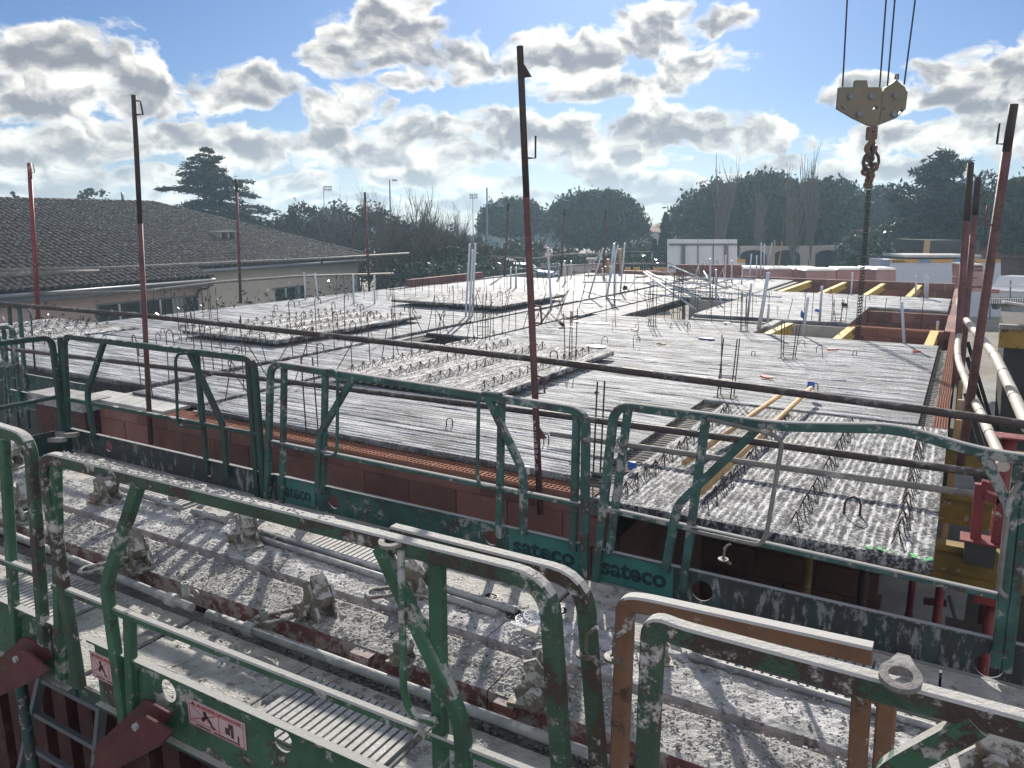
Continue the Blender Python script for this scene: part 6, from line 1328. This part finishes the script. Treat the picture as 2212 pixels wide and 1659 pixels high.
q = MB(); A, B2 = Dp(1994, 556, 44.3), Dp(2010, 520, 44.3); q.prism([A, Vector((B2.x, B2.y, A.z)), B2, Vector((A.x, A.y, B2.z))], FWH * .1); q.build('gable_board', 'wood', None, label='pale board at the left end of the brown shed', category='board')
bld('pink far house glimpsed behind the magnolia', 1875, 1950, 500, 560, 62, 'render_far', 'tile_far', 490, depth=6)
t = thing('garden_wall', Dp(1740, 600, 56), 'pale garden wall with dark arched openings below the pines', 'wall')
A, B2 = Dp(1600, 532, 56), Dp(1850, 530, 56); q = MB(); q.prism([(A.x, A.y, -3), (B2.x, B2.y, -3), tuple(B2), tuple(A)], FWH * .3); q.build('wall', 'render_far', t)
for x in (1628, 1700, 1790): 
    q = MB(); p = [Dp(x - 28, 600, 55.9)] + [Dp(x + 28, 600, 55.9)] + [Dp(x + 28 * math.cos(a), 552 - 12 * math.sin(a), 55.9) for a in (0, .5, 1., 1.57, 2.1, 2.6, 3.14)]; q.prism(p, FWH * .08); q.build('arch_opening', 'dark_glass', t)
# white site panel with steel posts
DP = 36; t = thing('site_hoarding', Dp(1515, 600, DP), 'large white site panel with grey steel posts seen from behind', 'site panel')
def quad(mb, x0, y0, x1, y1, d, th): a, b2, c, e = Dp(x0, y1, d), Dp(x1, y1, d), Dp(x1, y0, d), Dp(x0, y0, d); mb.prism([a, b2, c, e], FWH * th)
for i, (x0, x1) in enumerate(((1441, 1475), (1475, 1508), (1508, 1541), (1541, 1573), (1573, 1593))): q = MB(); quad(q, x0 + .5, 517, x1 - .5, 640, DP, .03); q.build('sheet', 'panel_white', t)
for x in (1477, 1570): q = MB(); quad(q, x - 3.5, 527, x + 3.5, 700, DP - .12, .10); q.build('post', 'steel_grey', t)
for y in (528, 578): q = MB(); quad(q, 1446, y - 2, 1592, y + 2, DP - .05, .05); q.build('crossbar', 'steel_grey', t)
for x in (1508, 1541): q = MB(); quad(q, x - 1, 530, x + 1, 640, DP - .04, .03); q.build('joint_strip', 'steel_grey', t)
# site cabins
t = thing('site_cabin', Dp(2030, 640, 41), 'long pale site cabin with an orange stripe and rental lettering', 'site cabin')
q = MB(); quad(q, 1922, 562, 2162, 690, 41, 2.4); q.build('body', 'cabin_white', t)
q = MB(); quad(q, 1922, 560, 2162, 567.5, 40.97, .028); st = q.build('stripe', 'cabin_orange', t)
q = MB(); quad(q, 1905, 561, 1921.6, 690, 41.0, .1); q.build('blue_end', 'cabin_blue', t)
q = MB(); quad(q, 1985, 560, 2010, 567.6, 40.95, .018); quad(q, 2060, 560, 2085, 567.6, 40.95, .018); q.build('stripe_patch', 'cabin_blue', t)
text_part(None, 'KILOUTOU', 'sign_ink', t, Dp(1927, 566.4, 40.95), RT, (0, 0, 1), .13, bold=.006, width=27 / 1663 * 41)
q = MB(); quad(q, 1955, 551, 2120, 556, 41.2, 2.5); q.build('roof_cover', 'concrete_pale', t)
t = thing('site_cabin', Dp(1590, 640, 44), 'small cabin with orange edge right beside the white site panel', 'site cabin'); q = MB(); quad(q, 1545, 566, 1610, 690, 44, 2.4); q.build('body', 'cabin_white', t); q = MB(); quad(q, 1545, 560, 1610, 567, 43.97, .028); q.build('stripe', 'cabin_orange', t)
t = thing('site_cabin', Dp(1395, 640, 46), 'low cabin with orange edge between bushes and the site panel', 'site cabin'); q = MB(); quad(q, 1300, 585, 1441, 690, 46, 2.4); q.build('body', 'cabin_white', t); q = MB(); quad(q, 1300, 578, 1441, 585.5, 45.97, .028); q.build('stripe', 'cabin_orange', t)
# brick packs under white covers
packs = [(1596, 1655, 576, 32.5), (1657, 1712, 577, 32), (1714, 1768, 577, 32.2), (1740, 1806, 580, 31), (1808, 1870, 578, 32), (1892, 1936, 578, 30.5), (1872, 1905, 577, 32.4)]
lab = ['leftmost', 'second', 'third', 'low front', 'middle', 'large right', 'small right']
for (x0, x1, y, d), l in zip(packs, lab):
    t = thing('brick_pack', Dp((x0 + x1) / 2, 620, d), l + ' pack of pinkish bricks under a white cover beyond the back wall', 'brick pack', 'covered brick packs')
    q = MB(); quad(q, x0 + 1, y + 4, x1 - 1, 660, d, .9); q.build('bricks', 'pack_pink', t)
    q = MB(); a, b2, c, e = Dp(x0, y + 4.5, d - .03), Dp(x1, y + 4.5, d - .03), Dp(x1 - 4, y, d + .15), Dp(x0 + 4, y, d + .15); q.prism([a, b2, c, e], FWH * .95); q.build('cover', 'tarp', t)
for i, (x0, x1, y, d) in enumerate(((2092, 2124, 572, 24), (2092, 2124, 602, 23.9))):
    t = thing('brick_pack', Dp((x0 + x1) / 2, 700, d), ('wrapped brick pack with dark print between the red posts, top one', 'wrapped brick pack below the printed one', 'wrapped brick pack left of the printed ones')[i], 'brick pack', 'wrapped brick packs between the posts'); q = MB(); quad(q, x0, y, x1, y + 28, d, .9); q.build('bricks', 'pack_pink', t)
    if i == 0: text_part(None, 'POROTHERM', 'sign_ink', t, Dp(x0 + 2, y + 14, d - .02), RT, (0, 0, 1), .08, bold=.003, width=.40); text_part(None, 'WIENERBERGER', 'sign_ink', t, Dp(x0 + 2, y + 6, d - .02), RT, (0, 0, 1), .06, bold=.002, width=.40); q = MB(); quad(q, x0, y - 1.5, x1, y + 1, d - .03, .95); q.build('cover', 'tarp', t)
    if i == 1: text_part(None, 'POROTHERM', 'sign_ink', t, Dp(x0 + 2, y + 20, d - .02), RT, (0, 0, 1), .08, bold=.003, width=.40)
# lamps and masts
def lamp(label, x, yt, d, kind):
    p = base_at(x, d); z = ztop(x, yt, d); t = thing('street_lamp' if kind != 'mast' else 'floodlight_mast', p, label, 'street lamp' if kind != 'mast' else 'floodlight mast')
    q = MB(); q.tube([p, (p.x, p.y, z)], .09 if kind != 'mast' else .07, 7, r2=.05); q.build('pole', 'lamp_grey', t)
    s = d / 1663
    if kind == 'curved':
        a = Dp(x, yt + 82 - 22, d); a = Dp(x + 3, 448, d); q = MB(); q.tube(spl([a, Dp(x + 12, 440, d), Dp(x + 24, 437, d), Dp(x + 26, 441, d)], 4), .05, 6); q.build('arm', 'lamp_grey', t)
        c = Dp(x + 26, 444, d); q = MB(); q.ring(c, (0, 0, 1), .34, .14, 14); q.ring(c + Vector((0, 0, .14)), (0, 0, 1), .20, .15, 12); q.build('lamp_head', 'lamp_grey', t)
    elif kind == 'flat': q = MB(); q.bar(Dp(x - 1, yt + 1, d), Dp(x + 10, yt + 1.5, d), .25, .10); q.build('lamp_head', 'lamp_grey', t)
    else:
        for dx in (-7, -2.5, 2.5, 7): 
            for dy in (0, 6): q = MB(); c = Dp(x + dx, yt + dy, d); q.box(c, (.20, .16, .18), Matrix.Rotation(.6, 3, 'X')); q.build('floodlight', 'lamp_grey', t)
        for dy in (3, 9): q = MB(); q.bar(Dp(x - 8, yt + dy, d), Dp(x + 8, yt + dy, d), .08, .08); q.build('crossarm', 'lamp_grey', t)
lamp('tall street lamp with a curved arm left of the middle post', 1053, 405, 55, 'curved'); lamp('straight street lamp with a flat head above the bare trees', 848, 388, 62, 'flat'); lamp('floodlight mast above the shrubs on the left', 708, 403, 120, 'mast'); lamp('floodlight mast left of the curved street lamp', 1023, 420, 120, 'mast'); lamp('thin blue grey lamp pole in front of the bluish cedar', 2078, 392, 48, 'flat')
# road sign
t = thing('road_sign', base_at(1180, 42), 'triangular warning sign above a round sign seen behind a white pipe', 'road sign'); q = MB(); q.tube([base_at(1180, 42), Dp(1180, 524, 42)], .03, 6); q.build('post', 'steel_grey', t)
q = MB(); q.prism([Dp(1172, 537, 41.95), Dp(1188, 537, 41.95), Dp(1180, 523, 41.95)], FWH * .02); q.build('triangle_plate', 'sign_red', t); q = MB(); q.prism([Dp(1175, 535.5, 41.92), Dp(1185, 535.5, 41.92), Dp(1180, 526.5, 41.92)], FWH * .02); q.build('triangle_field', 'frame_white', t)
q = MB(); q.ring(Dp(1184, 551, 41.95), FWH, .24, .02, 16); q.build('round_plate', 'sign_red', t); q = MB(); q.ring(Dp(1184, 551, 41.92), FWH, .17, .02, 16); q.build('round_field', 'frame_white', t)
# garden wall with pillar and pickets, green stack, dark car
t = thing('boundary_wall', Dp(1250, 600, 38), 'white boundary wall with a capped pillar beyond the deck end', 'wall'); q = MB(); quad(q, 1210, 572, 1330, 640, 38, .2); q.build('wall', 'render_far', t)
q = MB(); quad(q, 1272, 562, 1286, 640, 37.9, .4); q.build('pillar', 'render_far', t); q = MB(); quad(q, 1268, 558, 1290, 563, 37.85, .5); q.build('pillar_cap', 'concrete_pale', t)
for i in range(12): q = MB(); quad(q, 1168 + i * 3.6, 570, 1170 + i * 3.6, 620, 38, .04); q.build('picket', 'lamp_grey', t)
def car(label, p, ang, m, sc_=1.):
    t = thing('parked_car', p, label, 'car'); Rm = Matrix.Rotation(ang, 3, 'Z'); T = lambda x, y, z: Vector(p) + Rm @ Vector((x, y, z)) * sc_
    prof = [(-2.1, .35), (2.0, .35), (2.1, .7), (1.9, .9), (1.0, 1.0), (.4, 1.42), (-1.2, 1.45), (-1.9, 1.0), (-2.15, .9)]
    q = MB(); q.prism([T(x, -.85, z) for x, z in prof], Rm @ Vector((0, 1.7, 0)) * sc_); q.build('body', m, t)
    gl = [(.85, 1.0), (.36, 1.36), (-1.15, 1.38), (-1.7, 1.0)]
    q = MB(); q.prism([T(x, -.865, z) for x, z in gl], Rm @ Vector((0, 1.73, 0)) * sc_); q.build('side_glass', 'dark_glass', t)
    q = MB(); q.prism([T(2.02, -.7, .62), T(2.11, -.7, .78), T(2.11, .7, .78), T(2.02, .7, .62)], Rm @ Vector((.02, 0, 0))); q.build('grille', 'plastic_black', t)
    for s in (-1, 1): 
        q = MB(); q.box(T(-2.1, s * .62, .85), (.12, .3, .16), Rm); q.build('tail_light', 'sign_red', t)
        for x in (-1.3, 1.3): w_ = MB(); w_.ring(T(x, s * .80, .32), Rm @ Vector((0, 1, 0)), .32 * sc_, .2, 16); wo = w_.build('wheel', 'plastic_black', t); w_ = MB(); w_.ring(T(x, s * .86, .32), Rm @ Vector((0, 1, 0)), .19 * sc_, .10, 12); w_.build('rim', 'lamp_grey', wo)
    return t
pc_ = Dp(2222, 640, 34); car('white car with a red tail light cut by the right picture edge', (pc_.x, pc_.y, -3.02 + 1.2), R(70), 'car_white')
pc_ = base_at(1130, 50); car('dark blue car parked behind the middle post', pc_ + Vector((0, 0, .9)), R(20), 'cabin_blue'); pc_ = base_at(1085, 56); car('grey car parked among the bare shrubs', pc_ + Vector((0, 0, 1.0)), R(15), 'car_white')
t = thing('formwork_stack', Dp(1380, 600, 33), 'green steel frame stack with tall bars near the far kerb', 'formwork stack')
for (x0, y0, x1, y1) in ((1348, 546, 1348, 590), (1365, 546, 1365, 590), (1385, 546, 1385, 590), (1408, 545, 1408, 590), (1348, 546, 1408, 545), (1348, 570, 1408, 570)): q = MB(); q.tube([Dp(x0, y0, 33), Dp(x1, y1, 33)], .05, 5); q.build('tube', 'green_far', t)
for i in range(4): q = MB(); quad(q, 1385 + i * 6, 571, 1389.5 + i * 6, 592, 33 - .1, .1); q.build('board', 'green_far', t)
t = thing('brick_stack', Dp(1320, 600, 30), 'stack of orange bricks and boards at the far end of the deck', 'brick stack')
for i, (x0, x1, y0, y1, m) in enumerate(((1290, 1306, 573, 598, 'brick'), (1307, 1330, 576, 598, 'pack_pink'), (1331, 1348, 570, 598, 'brick_dark'), (1338, 1343, 538, 590, 'wood'), (1312, 1317, 560, 596, 'wood'), (1349, 1420, 585, 598, 'brick'))): q = MB(); quad(q, x0, y0, x1, y1, 30 - .02 * i, .4); q.build('block', m, t)
# wire fence with white bulbs by the road at the right
t = thing('wire_fence', Dp(2180, 660, 30), 'wire fence with a row of small white knobs by the road on the right', 'fence')
for x in (2140, 2183, 2230): q = MB(); q.tube([Dp(x, 605, 30), Dp(x - 2, 690, 30)], .03, 5); q.build('fence_post', 'steel_grey', t)
for i in range(18): q = MB(); q.ring(Dp(2135 + i * 4.6, 617.5, 30), (0, 0, 1), .045, .06, 6); q.build('knob', 'plastic_white', t)
for y in (618, 630, 642, 655): q = MB(); q.tube([Dp(2135, y, 30), Dp(2230, y + 1, 30)], .012, 4); q.build('wire', 'steel_grey', t)
t = thing('road_barrier', Dp(2180, 656, 27), 'pale ribbed barrier strip below the fence at the right', 'barrier'); q = MB(); quad(q, 2135, 645, 2240, 656, 27, .1); q.build('strip', 'tarp', t)
for i in range(20): q = MB(); quad(q, 2136 + i * 5, 644.5, 2137.2 + i * 5, 656.5, 26.97, .03); q.build('rib', 'lamp_grey', t)
sheet('road', 2.5, 9, 18, 120, -3.012, 'concrete')

# ------------------------------------------------------------------ the air between the site and the trees
b = MB(); b.box2((-330, -8, -4.2), (330, 330, 15.5)); hzm = bpy.data.materials.new('haze'); hzm.use_nodes = True; t = hzm.node_tree; t.nodes.clear(); N, Lk, n, mth = nodes(t)
o = n('ShaderNodeOutputMaterial'); v = n('ShaderNodeVolumePrincipled'); v.inputs['Color'].default_value = (.55, .80, 1, 1); v.inputs['Density'].default_value = .0013; v.inputs['Anisotropy'].default_value = .35
Lk.new(v.outputs[0], o.inputs['Volume']); b.build('haze', hzm, None, kind='stuff')
